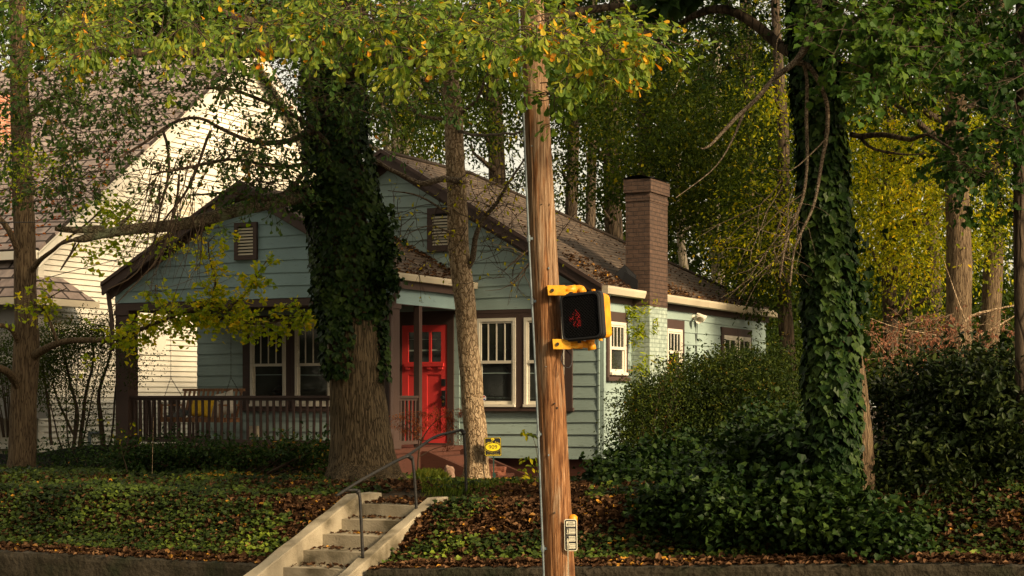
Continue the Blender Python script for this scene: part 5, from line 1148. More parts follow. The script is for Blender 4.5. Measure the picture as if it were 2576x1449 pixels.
def rcan(n, cx, cy, rx, ry, d0, d1, size, lrb, T=T_IVY): twigs(acc, region(n, cx, cy, rx, ry, d0, d1), rng.normal(size=(n, 3)) * [1, .6, .4], .55, .005, 1, L, T, size, 6, lrb, .4)
for c in ((2270, 50, 220, 80, 16, 18.5), (2230, 140, 130, 60, 15.6, 17.5), (2230, 30, 120, 60, 15.6, 16.6)): rcan(48, *c, .08, (.2, .9))
for c in ((2540, 250, 90, 100, 16, 18), (2550, 80, 90, 80, 16, 19), (2490, 400, 50, 50, 16.5, 18)): rcan(36, *c, .075, (.0, .4))
L.build('crown', G['green'], rt); L = Leaves()
for c in ((2400, -470, 520, 290, 16, 23), (1850, -440, 350, 270, 17, 23)): twigs(acc, region(150, *c), rng.normal(size=(150, 3)), 1.0, .006, 1, L, T_IVY, .26, 9, (0, .6), .4)  # outsized leaves added above the frame to shade the right bank
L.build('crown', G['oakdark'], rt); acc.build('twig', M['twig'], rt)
# ------------------------------------------------------------------ woods behind
def btree(name, x, d, r, top, spec, pal, T, size, label, lean=0, bark='darkbark', nleaf=14, group='trees of the woods behind the house', forks=(), lrb=(0, 1), sub=.6, cat='tree'):
    size *= .82
    gx = P(x, 0, d)[0]; gzv = gz(gx, d); yb = 1000 - (gzv - EYE) / d * FPX
    t = root(name, (gx, d, gzv), label, cat, group)
    acc = Acc(); n = 7
    limb(acc, [(x + lean * (i / n) ** 1.2 + 6 * math.sin(i * 1.7 + x), yb + 20 + (top - yb - 20) * i / n, d, r * (1.25 if i == 0 else 1 - .5 * i / n)) for i in range(n + 1)], .5, 14, bark=r * .06)
    acc.build('trunk', M[bark], t); acc = Acc()
    for (x0, y0, x1, y1, rr) in forks: limb(acc, [(x0, y0, d, rr), ((x0 + x1) / 2 + rng.uniform(-12, 12), (y0 + y1) / 2, d - .3, rr * .8), (x1, y1, d - .5, rr * .5)], .4, 8)
    for cx, cy, _, rx, rz, ry, nn in spec:
        for k in range(max(2, nn // 14)):
            x1, y1 = cx + rng.uniform(-.8, .8) * rx, cy + rng.uniform(-.8, .6) * rz; y0 = min(yb - 40, y1 + abs(x1 - x) * .5 + 40)
            xs = x + lean * max(0, (yb - y0) / (yb - top)); limb(acc, [(xs, y0, d, r * .3), ((xs + x1) / 2, (y0 + y1) / 2 + rng.uniform(-5, 25), d + rng.uniform(-.8, .3), r * .2), (x1, y1, d + rng.uniform(-1, .5), r * .05)], .5, 6, wob=.15)
    if acc.V: acc.build('limb', M['darkbark' if bark != 'greybark' else 'greybark'], t)
    L = Leaves()
    for cx, cy, dd, rx, rz, ry, nn in spec: cloud(L, P(cx, cy, d + dd - 1), (rx * d / FPX, ry, rz * d / FPX), int(nn * (2.6 if pal == 'gold' else 4.6)), nleaf, size, T, .35, .2 if pal == 'gold' else .55, lrb, sub * (1.5 if pal == 'gold' else 1))
    L.build('crown', G[pal], t); return t
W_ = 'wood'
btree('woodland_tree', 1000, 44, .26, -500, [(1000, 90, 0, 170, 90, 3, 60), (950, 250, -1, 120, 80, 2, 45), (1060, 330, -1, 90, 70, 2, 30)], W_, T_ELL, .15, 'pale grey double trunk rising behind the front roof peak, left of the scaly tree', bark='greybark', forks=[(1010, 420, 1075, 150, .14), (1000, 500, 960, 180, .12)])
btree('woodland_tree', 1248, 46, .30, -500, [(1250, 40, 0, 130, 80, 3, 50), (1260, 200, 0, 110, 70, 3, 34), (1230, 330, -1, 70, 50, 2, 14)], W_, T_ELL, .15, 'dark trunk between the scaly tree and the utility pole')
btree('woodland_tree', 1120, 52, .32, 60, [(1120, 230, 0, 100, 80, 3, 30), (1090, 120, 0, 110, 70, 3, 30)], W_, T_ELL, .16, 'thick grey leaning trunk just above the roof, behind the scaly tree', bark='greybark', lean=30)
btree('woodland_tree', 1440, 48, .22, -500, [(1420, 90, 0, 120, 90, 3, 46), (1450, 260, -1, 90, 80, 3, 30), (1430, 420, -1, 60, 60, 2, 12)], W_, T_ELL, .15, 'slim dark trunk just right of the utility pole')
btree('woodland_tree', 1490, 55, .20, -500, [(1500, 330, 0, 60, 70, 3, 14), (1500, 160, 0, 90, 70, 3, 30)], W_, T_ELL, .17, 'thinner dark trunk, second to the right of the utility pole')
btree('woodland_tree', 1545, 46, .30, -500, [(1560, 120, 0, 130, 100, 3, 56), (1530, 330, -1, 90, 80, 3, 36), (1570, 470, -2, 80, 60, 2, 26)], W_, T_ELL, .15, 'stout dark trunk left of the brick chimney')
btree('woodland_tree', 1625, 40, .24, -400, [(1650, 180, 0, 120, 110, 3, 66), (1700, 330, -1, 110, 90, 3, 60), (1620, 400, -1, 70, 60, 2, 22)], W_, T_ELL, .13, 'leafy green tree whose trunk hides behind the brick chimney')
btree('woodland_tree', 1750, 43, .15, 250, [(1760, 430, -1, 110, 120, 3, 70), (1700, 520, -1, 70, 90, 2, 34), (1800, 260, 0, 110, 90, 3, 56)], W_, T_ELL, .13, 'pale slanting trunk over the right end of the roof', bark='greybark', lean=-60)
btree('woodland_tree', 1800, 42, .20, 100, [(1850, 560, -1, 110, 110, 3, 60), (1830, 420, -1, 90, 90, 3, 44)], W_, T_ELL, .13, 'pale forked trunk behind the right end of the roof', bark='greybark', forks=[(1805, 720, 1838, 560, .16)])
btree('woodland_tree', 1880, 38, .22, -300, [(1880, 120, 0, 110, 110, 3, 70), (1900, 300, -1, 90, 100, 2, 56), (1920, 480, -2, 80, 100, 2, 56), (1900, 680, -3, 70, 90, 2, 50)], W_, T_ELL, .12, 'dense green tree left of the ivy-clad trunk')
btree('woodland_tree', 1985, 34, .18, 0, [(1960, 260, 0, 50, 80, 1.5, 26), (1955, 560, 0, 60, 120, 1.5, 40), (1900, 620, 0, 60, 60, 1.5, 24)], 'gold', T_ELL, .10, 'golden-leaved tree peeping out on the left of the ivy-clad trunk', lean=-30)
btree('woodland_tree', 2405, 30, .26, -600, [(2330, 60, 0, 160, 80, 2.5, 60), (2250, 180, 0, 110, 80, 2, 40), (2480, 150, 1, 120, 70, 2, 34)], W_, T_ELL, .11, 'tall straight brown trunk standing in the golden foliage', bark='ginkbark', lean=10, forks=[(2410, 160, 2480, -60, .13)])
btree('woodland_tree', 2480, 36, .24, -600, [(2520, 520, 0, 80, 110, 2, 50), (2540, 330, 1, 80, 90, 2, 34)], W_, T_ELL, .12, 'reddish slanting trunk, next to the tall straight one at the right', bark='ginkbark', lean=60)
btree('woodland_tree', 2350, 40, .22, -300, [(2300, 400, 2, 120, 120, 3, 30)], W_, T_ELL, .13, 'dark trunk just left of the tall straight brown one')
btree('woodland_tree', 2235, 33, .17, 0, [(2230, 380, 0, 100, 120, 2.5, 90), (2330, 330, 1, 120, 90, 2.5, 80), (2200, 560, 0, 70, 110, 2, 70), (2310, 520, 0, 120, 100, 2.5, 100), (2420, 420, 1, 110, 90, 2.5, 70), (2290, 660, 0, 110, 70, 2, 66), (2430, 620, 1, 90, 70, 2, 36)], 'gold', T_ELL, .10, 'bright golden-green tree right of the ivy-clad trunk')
btree('woodland_tree', 2283, 37, .13, 500, [(2300, 800, 0, 110, 60, 2, 30)], W_, T_ELL, .11, 'thin dark trunk low behind the dry pink-brown branches')
btree('woodland_tree', 2572, 14, .08, -200, [], W_, T_ELL, .1, 'black slim trunk cut by the right edge of the photo', bark='darkbark') if False else None
def thintrunk(x, d, r, label):
    t = root('woodland_tree', tuple(P(x, 1400, d)), label, 'tree', 'trees of the woods behind the house'); acc = Acc(); limb(acc, [(x, 1420, d, r * 1.2), (x + 3, 1000, d, r), (x - 4, 500, d, r * .95), (x + 2, 0, d, r * .9), (x - 6, -500, d, r * .7)], .3, 16, bark=.006); acc.build('trunk', M['darkbark'], t); acc = Acc(); L = Leaves()
    twigs(acc, region(40, x - 20, 140, 90, 190, d - .5, d + .8), rdir(40), .6, .005, 1, L, T_IVY, .08, 5, (0, .5), .4); acc.build('twig', M['twig'], t); L.build('crown', G['oakdark'], t)
thintrunk(2572, 17.5, .085, 'slim black trunk at the right edge of the photo')
# leaning yellow spray over the back roof
# far masses of foliage
L = Leaves()
for x, y, d, rx, rz, n in ((420, 30, 70, 560, 110, 460), (700, 120, 70, 300, 160, 60), (1050, 250, 75, 220, 200, 120), (1350, 180, 72, 220, 190, 150), (1700, 240, 66, 260, 240, 260), (2050, 330, 66, 260, 330, 330), (2400, 300, 70, 280, 260, 210), (1650, 600, 70, 260, 140, 150), (1350, 480, 80, 160, 60, 26), (2050, 780, 60, 260, 160, 240), (2400, 760, 60, 260, 190, 240), (1950, 560, 75, 330, 200, 160), (100, 250, 75, 200, 200, 60), (2300, 900, 50, 400, 80, 240), (3000, 500, 65, 420, 460, 420), (3700, 500, 70, 420, 460, 380), (-700, 500, 65, 420, 460, 420), (-1400, 500, 70, 420, 460, 300), (3000, 930, 45, 500, 90, 200), (3600, 930, 48, 400, 90, 160), (1900, 900, 55, 200, 90, 90)):
    cloud(L, P(x, y, d), (rx * d / FPX, 6, rz * d / FPX), int(n * 4.4), 16, .20, T_ELL, .3, .7, (0, .75), 1.1)
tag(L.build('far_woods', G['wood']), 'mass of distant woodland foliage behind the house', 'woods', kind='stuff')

# dogwood-like bush with dry pinkish leaves
dw = root('dry_bush', tuple(P(2400, 1090, 25)), 'bare pale branches with dry pinkish-brown leaves before the tall brown trunk', 'small tree')
acc = Acc(); L = Leaves(); d = 25
bb = [[(2398, 1120, d, .05), (2400, 1020, d, .045), (2395, 960, d, .036), (2412, 900, d, .032), (2418, 830, d, .028), (2445, 795, d, .022), (2520, 775, d, .014), (2576, 765, d, .008)], [(2412, 890, d, .022), (2450, 850, d, .018), (2510, 820, d, .013), (2560, 790, d, .007)], [(2395, 985, d, .028), (2360, 965, d, .024), (2320, 950, d, .02), (2290, 925, d, .016), (2240, 900, d, .01), (2180, 905, d, .006)], [(2320, 950, d, .014), (2260, 920, d, .01), (2200, 850, d, .006)], [(2412, 870, d, .014), (2370, 850, d, .01), (2280, 830, d, .007), (2190, 800, d, .004)], [(2430, 810, d, .01), (2390, 700, d, .007), (2370, 640, d, .004)], [(2400, 940, d, .012), (2470, 930, d, .01), (2550, 940, d, .006)]]
for b_ in bb: limb(acc, b_, .12, 8, wob=.03)
for cx, cy, rx, ry, n in ((2260, 850, 100, 60, 80), (2350, 830, 90, 50, 60), (2480, 850, 100, 70, 70), (2330, 920, 120, 50, 60), (2500, 950, 90, 60, 40)): twigs(acc, region(n, cx, cy, rx, ry, d - .6, d + .5), rng.normal(size=(n, 3)) * [1, .6, .35], .35, .003, 0, L, T_ELL, .050, 8, (0, 1), .8)
acc.build('branch', M['palebark'], dw); L.build('crown', G['dead'], dw)

# ------------------------------------------------------------------ shrubs and hedges
def shrub(name, x, yb, d, spec, pal, T, size, label, cat='shrub', stems=(), nleaf=12, sub=.35, lrb=(0, 1), tw=60, group=None, flat=.7, stemr=.018, bark='twig'):
    t = root(name, tuple(P(x, yb, d)), label, cat, group); acc = Acc()
    for st in stems: limb(acc, st, .12, 8, wob=.03)
    for k in range(tw):
        c = spec[k % len(spec)]; x1, y1 = c[0] + rng.uniform(-.9, .9) * c[3], c[1] + rng.uniform(-.9, .9) * c[4]; dd = c[2]
        x0 = x + (x1 - x) * .3; limb(acc, [(x0, yb, dd, stemr), ((x0 + x1) / 2 + rng.uniform(-10, 10), (yb + y1) / 2, dd + rng.uniform(-.2, .2), stemr * .6), (x1, y1, dd + rng.uniform(-.3, .3), stemr * .2)], .25, 5, wob=.05)
    if acc.V: acc.build('stem', M[bark], t)
    L = Leaves()
    for cx, cy, dd, rx, rz, ry, nn in spec: cloud(L, P(cx, cy, dd), (rx * dd / FPX, ry, rz * dd / FPX), nn, nleaf, size, T, .25, flat, lrb, sub)
    L.build('leaves', G[pal], t); return t
shrub('shrub', 1800, 1240, 25, [(1850, 1010, 24.5, 190, 125, 1.4, 1500), (1710, 1020, 24.5, 110, 100, 1.0, 620), (1920, 1070, 24, 130, 170, 1.2, 900), (1760, 1130, 23.6, 190, 110, 1.0, 900), (1960, 930, 25, 60, 50, .8, 150), (1840, 925, 25, 130, 40, 1.0, 330)], 'shrub', T_ELL, .050, 'broad rounded dark green shrub against the side wall', nleaf=14, sub=.28, tw=50)
shrub('shrub', 1600, 1200, 23.8, [(1610, 1030, 23.4, 66, 76, .6, 330), (1590, 1100, 23.2, 56, 56, .5, 190), (1670, 980, 23.6, 50, 50, .5, 130)], 'shrub', T_ELL, .045, 'lighter small-leaved bush at the right front corner of the blue house', nleaf=12, sub=.24, tw=34, lrb=(.15, 1))
shrub('shrub', 2400, 1400, 18.5, [(2300, 1010, 19.5, 120, 100, 1.2, 380), (2460, 1000, 18.6, 150, 120, 1.3, 900), (2400, 1180, 18.2, 200, 150, 1.2, 1200), (2540, 1150, 17.8, 120, 180, 1.0, 760), (2290, 1240, 18, 90, 110, 1, 460), (2480, 1300, 17.6, 150, 60, .8, 330)], 'laurel', T_ELL, .085, 'large dark laurel filling the right edge of the photo', nleaf=10, sub=.3, tw=40)
shrub('shrub', 2250, 1100, 27, [(2240, 960, 27, 90, 60, 1, 120), (2380, 940, 27, 120, 50, 1, 140), (2530, 930, 27, 90, 60, 1, 90)], 'wood', T_ELL, .06, 'mid-green bushes under the dry pink-brown branches', nleaf=12, tw=20)
shrub('ivy_mound', 1850, 1330, 20.5, [(1700, 1240, 21.2, 190, 56, 1.0, 520), (1560, 1215, 21.8, 80, 34, .6, 170), (1900, 1230, 20.8, 190, 90, 1.0, 620), (2060, 1260, 20, 130, 80, .9, 330), (1760, 1160, 22, 160, 60, .9, 330), (1940, 1120, 21.6, 120, 110, .9, 330), (1740, 1290, 18.3, 150, 75, .5, 520), (1900, 1300, 17.7, 190, 90, .6, 900), (1820, 1260, 18.3, 170, 90, .6, 600), (2080, 1310, 17.1, 120, 90, .4, 520), (1950, 1180, 18.6, 150, 100, .6, 700), (2240, 1340, 16.6, 90, 45, .4, 200), (2060, 1190, 18.0, 70, 90, .4, 260), (1640, 1235, 20.4, 120, 50, .6, 330), (1600, 1180, 21.6, 110, 40, .6, 240)], 'ivy', T_IVY, .070, 'mound of ivy spilling over the bank right of the utility pole', cat='ivy', nleaf=9, sub=.25, tw=0, lrb=(.1, 1), flat=.8)
hs = []
for i in range(12): x = 318 + i * 46; hs.append((x, 1156 + 8 * math.sin(i * 2.1) - (10 if i in (3, 4, 9, 10, 11) else 0), 25.9 - .11 * i, 44, 40 + 4 * math.sin(i), .35, 64))
shrub('porch_hedge', 560, 1210, 25.6, hs, 'hedge', T_ELL, .070, 'ragged dark evergreen hedge along the front of the porch', cat='hedge', nleaf=11, sub=.26, tw=60)
# crepe myrtle clump
d = 29.5
shrub('shrub', 180, 1130, d, [(150, 860, d, 60, 50, .7, 330), (220, 840, d, 60, 45, .7, 240), (120, 930, d, 40, 60, .5, 200), (265, 900, d, 36, 90, .6, 160), (170, 960, d, 70, 80, .6, 200), (340, 900, d - .6, 50, 70, .4, 60), (210, 1040, d, 60, 50, .5, 70)], 'shrub', T_ELL, .045, 'open many-stemmed shrub before the white clapboard wall', nleaf=12, sub=.3, tw=4,
      stems=[[(185, 1130, d, .035), (195, 1040, d, .03), (175, 960, d, .025), (150, 860, d, .015)], [(200, 1130, d, .04), (215, 1000, d, .03), (235, 900, d, .02), (230, 820, d, .01)], [(260, 1130, d, .05), (252, 1060, d, .045), (250, 990, d, .03), (275, 900, d, .02), (285, 830, d, .01)], [(130, 1120, d, .03), (120, 1020, d, .025), (105, 900, d, .012)], [(190, 1100, d, .025), (150, 1020, d, .02), (130, 960, d, .012)], [(275, 1130, d, .02), (290, 1000, d, .016), (300, 900, d, .01)]], lrb=(.3, 1), bark='twig')
shrub('shrub', 30, 1100, 31, [(40, 890, 31, 60, 60, 1, 220), (0, 930, 31, 50, 70, 1, 140), (80, 960, 30.5, 40, 50, .6, 60)], 'wood', T_ELL, .05, 'rounded green bush behind the ginkgo trunk', nleaf=12, tw=10, lrb=(.2, .8))
shrub('undergrowth_bush', 200, 1200, 28, [(200, 1150, 28, 110, 34, .6, 150), (60, 1160, 28.5, 70, 34, .6, 60), (280, 1150, 27, 40, 40, .5, 50)], 'hedge', T_ELL, .06, 'low tangle of dark leaves between the ginkgo and the porch', nleaf=9, tw=14)
# japanese maple
d = 24.6
jm = root('maple_sapling', tuple(P(1050, 1190, d)), 'small red-leaved maple in front of the red door', 'sapling'); acc = Acc(); L = Leaves()
for st in ([(1050, 1200, d, .018), (1052, 1150, d, .015), (1060, 1110, d, .012), (1085, 1070, d, .008), (1120, 1040, d, .004)], [(1060, 1110, d, .01), (1030, 1080, d, .008), (1000, 1050, d, .004)], [(1060, 1110, d, .008), (1110, 1100, d, .006), (1150, 1080, d, .003)], [(1052, 1150, d, .008), (1090, 1130, d, .006), (1130, 1120, d, .003)]): limb(acc, st, .06, 6, wob=.02)
for cx, cy, rx, ry, n in ((1100, 1040, 50, 16, 42), (1020, 1060, 36, 26, 34), (1120, 1075, 30, 16, 20), (1050, 1085, 40, 16, 18), (1130, 1110, 24, 14, 10)): twigs(acc, region(n, cx, cy, rx, ry, d - .3, d + .3), rng.normal(size=(n, 3)) * [1, .8, .2], .14, .0015, 0, L, T_NAR, .05, 13, (0, 1), .5)
acc.build('stem', M['twig'], jm); L.build('leaves', G['maple'], jm)
# saplings and weeds
def weed(x, yb, d, st, cl, pal, T, size, label, n=6):
    t = root('sapling', tuple(P(x, yb, d)), label, 'sapling'); acc = Acc(); L = Leaves()
    for s_ in st: limb(acc, s_, .06, 5)
    for cx, cy, rx, ry, k in cl: q = region(k, cx, cy, rx, ry, d - .1, d + .1); L.add(q, rdir(k) * [1, .6, .5] + [0, -.2, -.5], np.array([0, -.7, .7]) + rdir(k) * .5, size * rng.uniform(.7, 1.2, k), T)
    acc.build('stem', M['twig'], t); L.build('leaves', G[pal], t)
weed(1350, 1235, 22.5, [[(1350, 1235, 22.5, .006), (1352, 1150, 22.5, .005), (1340, 1100, 22.5, .003), (1318, 1082, 22.5, .002)]], [(1335, 1092, 22, 9, 9), (1318, 1082, 8, 6, 4), (1330, 1155, 22, 10, 9), (1322, 1190, 14, 14, 12), (1345, 1175, 18, 10, 8), (1328, 1220, 18, 16, 12)], 'gold', T_ELL, .085, 'thin yellow-green sapling just left of the utility pole')
weed(320, 1215, 24.5, [[(322, 1215, 24.5, .008), (318, 1175, 24.5, .007), (310, 1150, 24.5, .005), (300, 1090, 24.5, .003)], [(310, 1150, 24.5, .004), (335, 1080, 24.5, .002)]], [(300, 1095, 24, 22, 8), (330, 1075, 22, 20, 8), (258, 1055, 20, 14, 7), (345, 1100, 14, 14, 5)], 'gold', T_ELL, .06, 'spindly sapling with pale leaves at the foot of the left porch post')
t = root('stake', tuple(P(382, 1215, 24.3)), 'thin upright garden cane before the porch hedge', 'cane'); acc = Acc(); limb(acc, [(382, 1215, 24.3, .005), (384, 1130, 24.3, .005), (386, 1050, 24.3, .003)], .1, 5); acc.build('shaft', M['palebark'], t)
# ferns on the chimney
fb = root('fern', tuple(HP(-.2, 1.38, .2)), 'bright yellow-green ferns growing from the teal chimney base', 'fern'); L = Leaves()
for cx, cy, n, s_ in ((1592, 790, 60, .16), (1622, 778, 34, .12), (1610, 830, 60, .15), (1588, 840, 40, .13), (1645, 820, 36, .12), (1600, 860, 30, .1), (1650, 758, 16, .08), (1625, 905, 30, .13), (1608, 925, 44, .15), (1600, 980, 50, .16), (1630, 995, 30, .13), (1648, 905, 14, .09), (1690, 920, 60, .16), (1588, 1010, 30, .12)):
    dd = 29.0 if cx < 1634 else 29.25; 
    if cx > 1680: dd = 30.1
    c = P(cx, cy, dd); k = n; q = c + rng.normal(size=(k, 3)) * [.05, .03, .07]; dr = rng.normal(size=(k, 3)) * [.8, .5, .6] + [0.1, -.6, -.35]; L.add(q, dr, rdir(k) + [0, -.6, .6], s_ * rng.uniform(.5, 1.1, k) * 1.2, T_NAR, rng.random(k))
L.build('fronds', G['fern'], fb)
# stone and bricks
def rock(x, y, d, rx, rz, mat, label, name='stone'):
    import bmesh
    bm = bmesh.new(); bmesh.ops.create_icosphere(bm, subdivisions=3, radius=1); V = []
    c = P(x, y, d)
    for v in bm.verts: k = 1 + .3 * mnoise.noise(tuple(v.co * 1.3 + Vector((x, 0, 0)))) + .1 * mnoise.noise(tuple(v.co * 4)); V.append(c + np.array([v.co.x * rx * k, v.co.y * rx * k, v.co.z * rz * k]))
    F = [[v.index for v in f.verts] for f in bm.faces]; bm.free(); tag(mk(name, V, F, mat), label, name)
rock(1129, 1196, 24.1, .085, .15, noisy('pinkish_stone', (.22, .13, .09), (.42, .28, .2), 6, .9, .6), 'upright pinkish stone at the foot of the pale-barked tree')
for k, (x, y) in enumerate(((1254, 1190), (1236, 1203))):
    mb = MB(); c = P(x, y, 26.0 - k * .6); mb.box(c, (.11, .02, 0), (-.01, .05, 0), (0, 0, .035)); mb.box(c + [.01, .02, .065], (.10, -.03, .004), (.015, .05, 0), (0, 0, .030)); mb.V = rough(mb.V, .01)
    tag(mb.build('brick', M['brickred'] if False else noisy('loose_brick', (.22, .07, .04), (.34, .13, .08), 20, .9, .3)), ('loose red bricks stacked behind the yard sign', 'broken red brick lying at the foot of the yard sign')[k], 'brick')
# ------------------------------------------------------------------ ground cover, litter, grass
def gpts(n, a0, a1, b0, b1, fn=None):
    a = rng.uniform(a0, a1, n); b = rng.uniform(b0, b1, n); keep = ~((a > -1.42) & (a < -.14) & (b < -6.9))
    if fn is not None: keep &= np.array([fn(x, y) for x, y in zip(a, b)])
    a, b = a[keep], b[keep]; return np.array([HP(x, y, zg(x, y)) for x, y in zip(a, b)]), a, b
def pm(a, b): return mnoise.noise((a * .55, b * .9, 5)) + .6 * mnoise.noise((a * 1.9, b * 2.2, 9)) + .3 * mnoise.noise((a * 5, b * 5, 2))
L = Leaves()
def ivyfn(a, b):
    v = pm(a, b) + (.32 if a > .3 else -.16); 
    if b < -8.9: v += .3
    if b < -9.42 + .1 * mnoise.noise((a * 3, 0, 4)): return False
    if b > -7 and a < 3: v -= .3
    if -6.5 < a < -1.4 and -8.9 < b < -7.8 : v -= .12
    if a < -3: v += .22
    return v > rng.uniform(-.15, .15)
for n, a0, a1, b0, b1, s_ in ((105000, -14, 7, -9.72, -7.6, .056), (75000, -14, 12, -7.6, -2.9, .06)):
    p, a, b = gpts(n, a0, a1, b0, b1, ivyfn); k = len(p); p = p + np.array([0, 0, 1]) * (rng.random((k, 1)) ** 1.5 * .11 + .01) + rng.normal(size=(k, 3)) * .01
    nn = np.array([0, -.55, 1.0]) + rdir(k) * .55; d = rdir(k) * [1, .8, .5] + [0, -.5, -.2]
    lr = np.clip(.35 + .8 * np.array([mnoise.noise((x * 1.1, y * 1.4, 20)) for x, y in zip(a, b)]) + rng.uniform(-.35, .35, k) + (.25 * (b < -9.2)), 0, 1)
    L.add(p, d, nn, s_ * rng.uniform(.6, 1.3, k), T_IVY, lr)
gc = leafmat('ground_ivy_leaves', [(0, (.010, .018, .004)), (.45, (.028, .045, .008)), (.8, (.06, .088, .013)), (1, (.13, .17, .018))], .12, .5, .16, .2)
tag(L.build('ground_ivy', gc), 'low ivy covering the bank and the yard', 'ground cover', kind='stuff')
L = Leaves()
for n, a0, a1, b0, b1 in ((72000, -14, 7, -9.6, -7.6), (60000, -14, 12, -7.6, -2.9), (14000, -10, -1, -9.2, -7.0)):
    p, a, b = gpts(n, a0, a1, b0, b1); k = len(p); p = p + [0, 0, .012] + np.array([0, 0, 1]) * rng.random((k, 1)) * .05
    L.add(p, rdir(k) * [1, 1, .35], np.array([0, -.3, 1.0]) + rdir(k) * .5, .062 * rng.uniform(.5, 1.4, k), T_LIT)
# on the low wall, the steps and the sidewalk edge
for a in rng.uniform(-9, 6, 2600):
    if -1.5 < a < -.1: continue
    p = HP(a, rng.uniform(-9.78, -9.4), -1.895 + min(.36, .053 * max(0, -1.2 - a))); L.add(p, rdir(1) * [1, 1, .2], np.array([[0, -.2, 1.0]]) + rdir(1) * .3, .06 * rng.uniform(.6, 1.2), T_LIT)
for i in range(7):
    for k in range(60):
        a, t = rng.uniform(-1.25, -.34), rng.random() ** .6; p = HP(a, -8.09 - .42 * i + .05 + .36 * t - (.42 if False else 0), -1.30 - .155 * i + .012); L.add(p, rdir(1) * [1, 1, .15], np.array([[0, -.1, 1.0]]) + rdir(1) * .3, .055 * rng.uniform(.6, 1.2), T_LIT)
for k in range(300): p = HP(rng.uniform(-1.3, -.3), rng.uniform(-8.0, -7.0), -1.285); L.add(p, rdir(1) * [1, 1, .15], np.array([[0, -.1, 1.0]]) + rdir(1) * .3, .07, T_LIT)
tag(L.build('leaf_litter', G['litter']), 'brown fallen leaves scattered over the bank, wall and steps', 'leaf litter', kind='stuff')
L = Leaves(); 
def gp2(n, x0, x1, d0, d1): 
    x = rng.uniform(x0, x1, n); d = rng.uniform(d0, d1, n); q = np.array([P(a, 0, c) for a, c in zip(x, d)]); q[:, 2] = [gz(u[0], u[1]) + .02 for u in q]; return q
q = np.vstack([gp2(2600, 470, 830, 23.6, 25.9), gp2(1100, 1060, 1360, 23.6, 26.5)]); k = len(q); L.add(q + [0, 0, .03], rdir(k) * [1, 1, .35], np.array([0, -.5, 1.0]) + rdir(k) * .5, .075, T_LIT)
tag(L.build('sunlit_golden_litter', G['litgoldlitter']), 'golden fallen leaves, coloured as a sunlit strip, under the porch hedge and round the yard sign', 'leaf litter', kind='stuff')  # golden leaves; the lit strip by the hedge is put into their colour
# leaves lying on the roofs and in the gutters
L = Leaves()
def roofpt(a, b, z, s_=.06): L.add(HP(a, b, z), rdir(1) * [1, 1, .3], np.array([[0, -.4, 1.0]]) + rdir(1) * .4, s_ * rng.uniform(.6, 1.2), T_LIT)
for k in range(420): b = rng.uniform(-.2, 8.5); a = -.17 + abs(rng.normal()) * .28; roofpt(a, b, ZE + sl * (a + .17) + .015)
for k in range(220): b = rng.uniform(.2, 1.35) ; a = -.1 + rng.random() ** 1.3 * 1.1 - (1.35 - b) * .0; roofpt(a, b, ZE + sl * (a + .17) + .02)
for k in range(260): b = rng.uniform(2.3, 4.2); a = -.15 + abs(rng.normal()) * .35; roofpt(a, b, ZE + sl * (a + .17) + .02)
for k in range(260): t = rng.random(); b = -.05 - abs(rng.normal()) * .18; a = 2.4 + t * 1.5; roofpt(a, b, PZE + psl * (a - 2.33) + .02)
for k in range(300): b = rng.uniform(-2.8, 0); a = 2.25 + abs(rng.normal()) * .25; roofpt(a, b, PZE + psl * max(0, a - 2.33) + .015)
for k in range(160): a = rng.uniform(2.4, 5.2); b = rng.uniform(-2.7, 0); roofpt(a, b, PZE + psl * (a - 2.33) + .015)
for k in range(420): b = rng.uniform(-.2, 8.5); a = rng.uniform(0, 3.8) * (1 - max(0, b - 3.1) / 6.1); roofpt(a, b, ZE + sl * (a + .17) + .012, .05)
tag(L.build('roof_litter', G['litter']), 'brown leaves lying on the bungalow roofs and gutters', 'leaf litter', kind='stuff')
L = Leaves()
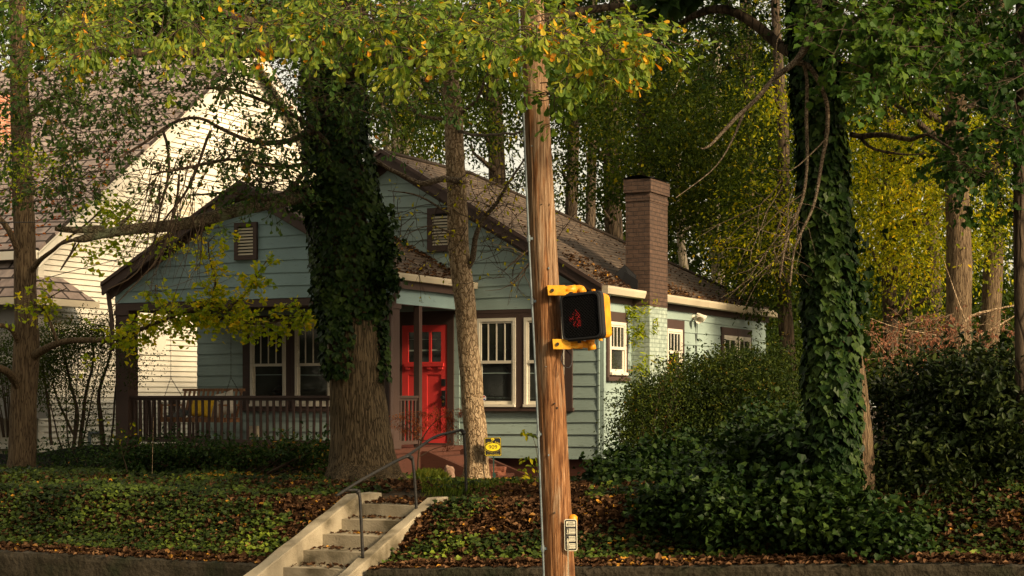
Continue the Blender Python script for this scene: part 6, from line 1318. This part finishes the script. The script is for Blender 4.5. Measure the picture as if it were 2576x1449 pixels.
for n in range(340): b = rng.uniform(-.9, 2.5); a = rng.uniform(11.3, 14); L.add(HP(a, b, zw(b) + .12), rdir(1) * [1, 1, .3], np.array([[0, -.4, 1.0]]), .08, T_LIT)
tag(L.build('roof_litter', G['maple']), 'red leaves caught on the lower left edge of the white house roof', 'leaf litter', kind='stuff')
# grass
L = Leaves()
def grass(q, h, lrb=(0, 1)):
    k = len(q); d = rng.normal(size=(k, 3)) * .4 + [0, 0, 1]; L.add(q, d, rdir(k), h * rng.uniform(.5, 1.2, k), T_NAR, rng.uniform(*lrb, k))
grass(gp2(2000, 1050, 1120, 23.2, 25), .19, (.4, 1)); grass(gp2(5000, 1060, 1420, 21.3, 24.2), .10); grass(gp2(7000, -20, 330, 23, 27.5), .07); grass(gp2(6000, 330, 1000, 22.5, 26), .06, (0, .7)); grass(gp2(900, 1080, 1260, 19.8, 22), .09, (0, .5))
tag(L.build('grass', G['grass']), 'tufts of grass between the oak, the pale tree and the steps', 'grass', kind='stuff')
# service wires on the porch gable
mb = MB(); mb.tube(crom([[*P(60, 720, 27), 0], [*P(150, 690, 27), 0], [*P(420, 860 - 150 - 90, 26.5), 0], [*P(455, 588, 26.4) , 0]], .3)[:, :3], .006, 5)
mb.tube(crom([[*P(-40, 560, 24), 0], [*P(240, 560, 25.5), 0], [*P(430, 583, 26.6), 0], [*HP(6.55, PO - .1, 2.62), 0]], .3)[:, :3], .008, 5)
tag(mb.build('service_wire', M['iron']), 'thin overhead service wires running to the porch gable', 'wire')

L = Leaves()  # unseen foliage added behind the camera to block sky light
for a, b, z, ra_, rb_, rz_, n in ((-22, -34, 5, 8, 5, 6, 300), (-11, -40, 6, 9, 5, 7, 300), (2, -38, 6, 9, 5, 7, 300), (14, -32, 6, 8, 6, 7, 300), (22, -20, 5, 6, 7, 7, 260)):
    cloud(L, HP(a, b, z), (ra_, rb_, rz_), n, 16, .75, T_ELL, .3, .7, (0, .8), 2.2)
tag(L.build('shade_foliage', G['wood']), 'unseen mass of tree foliage behind the viewer, added to hold back sky light', 'woods', kind='stuff')
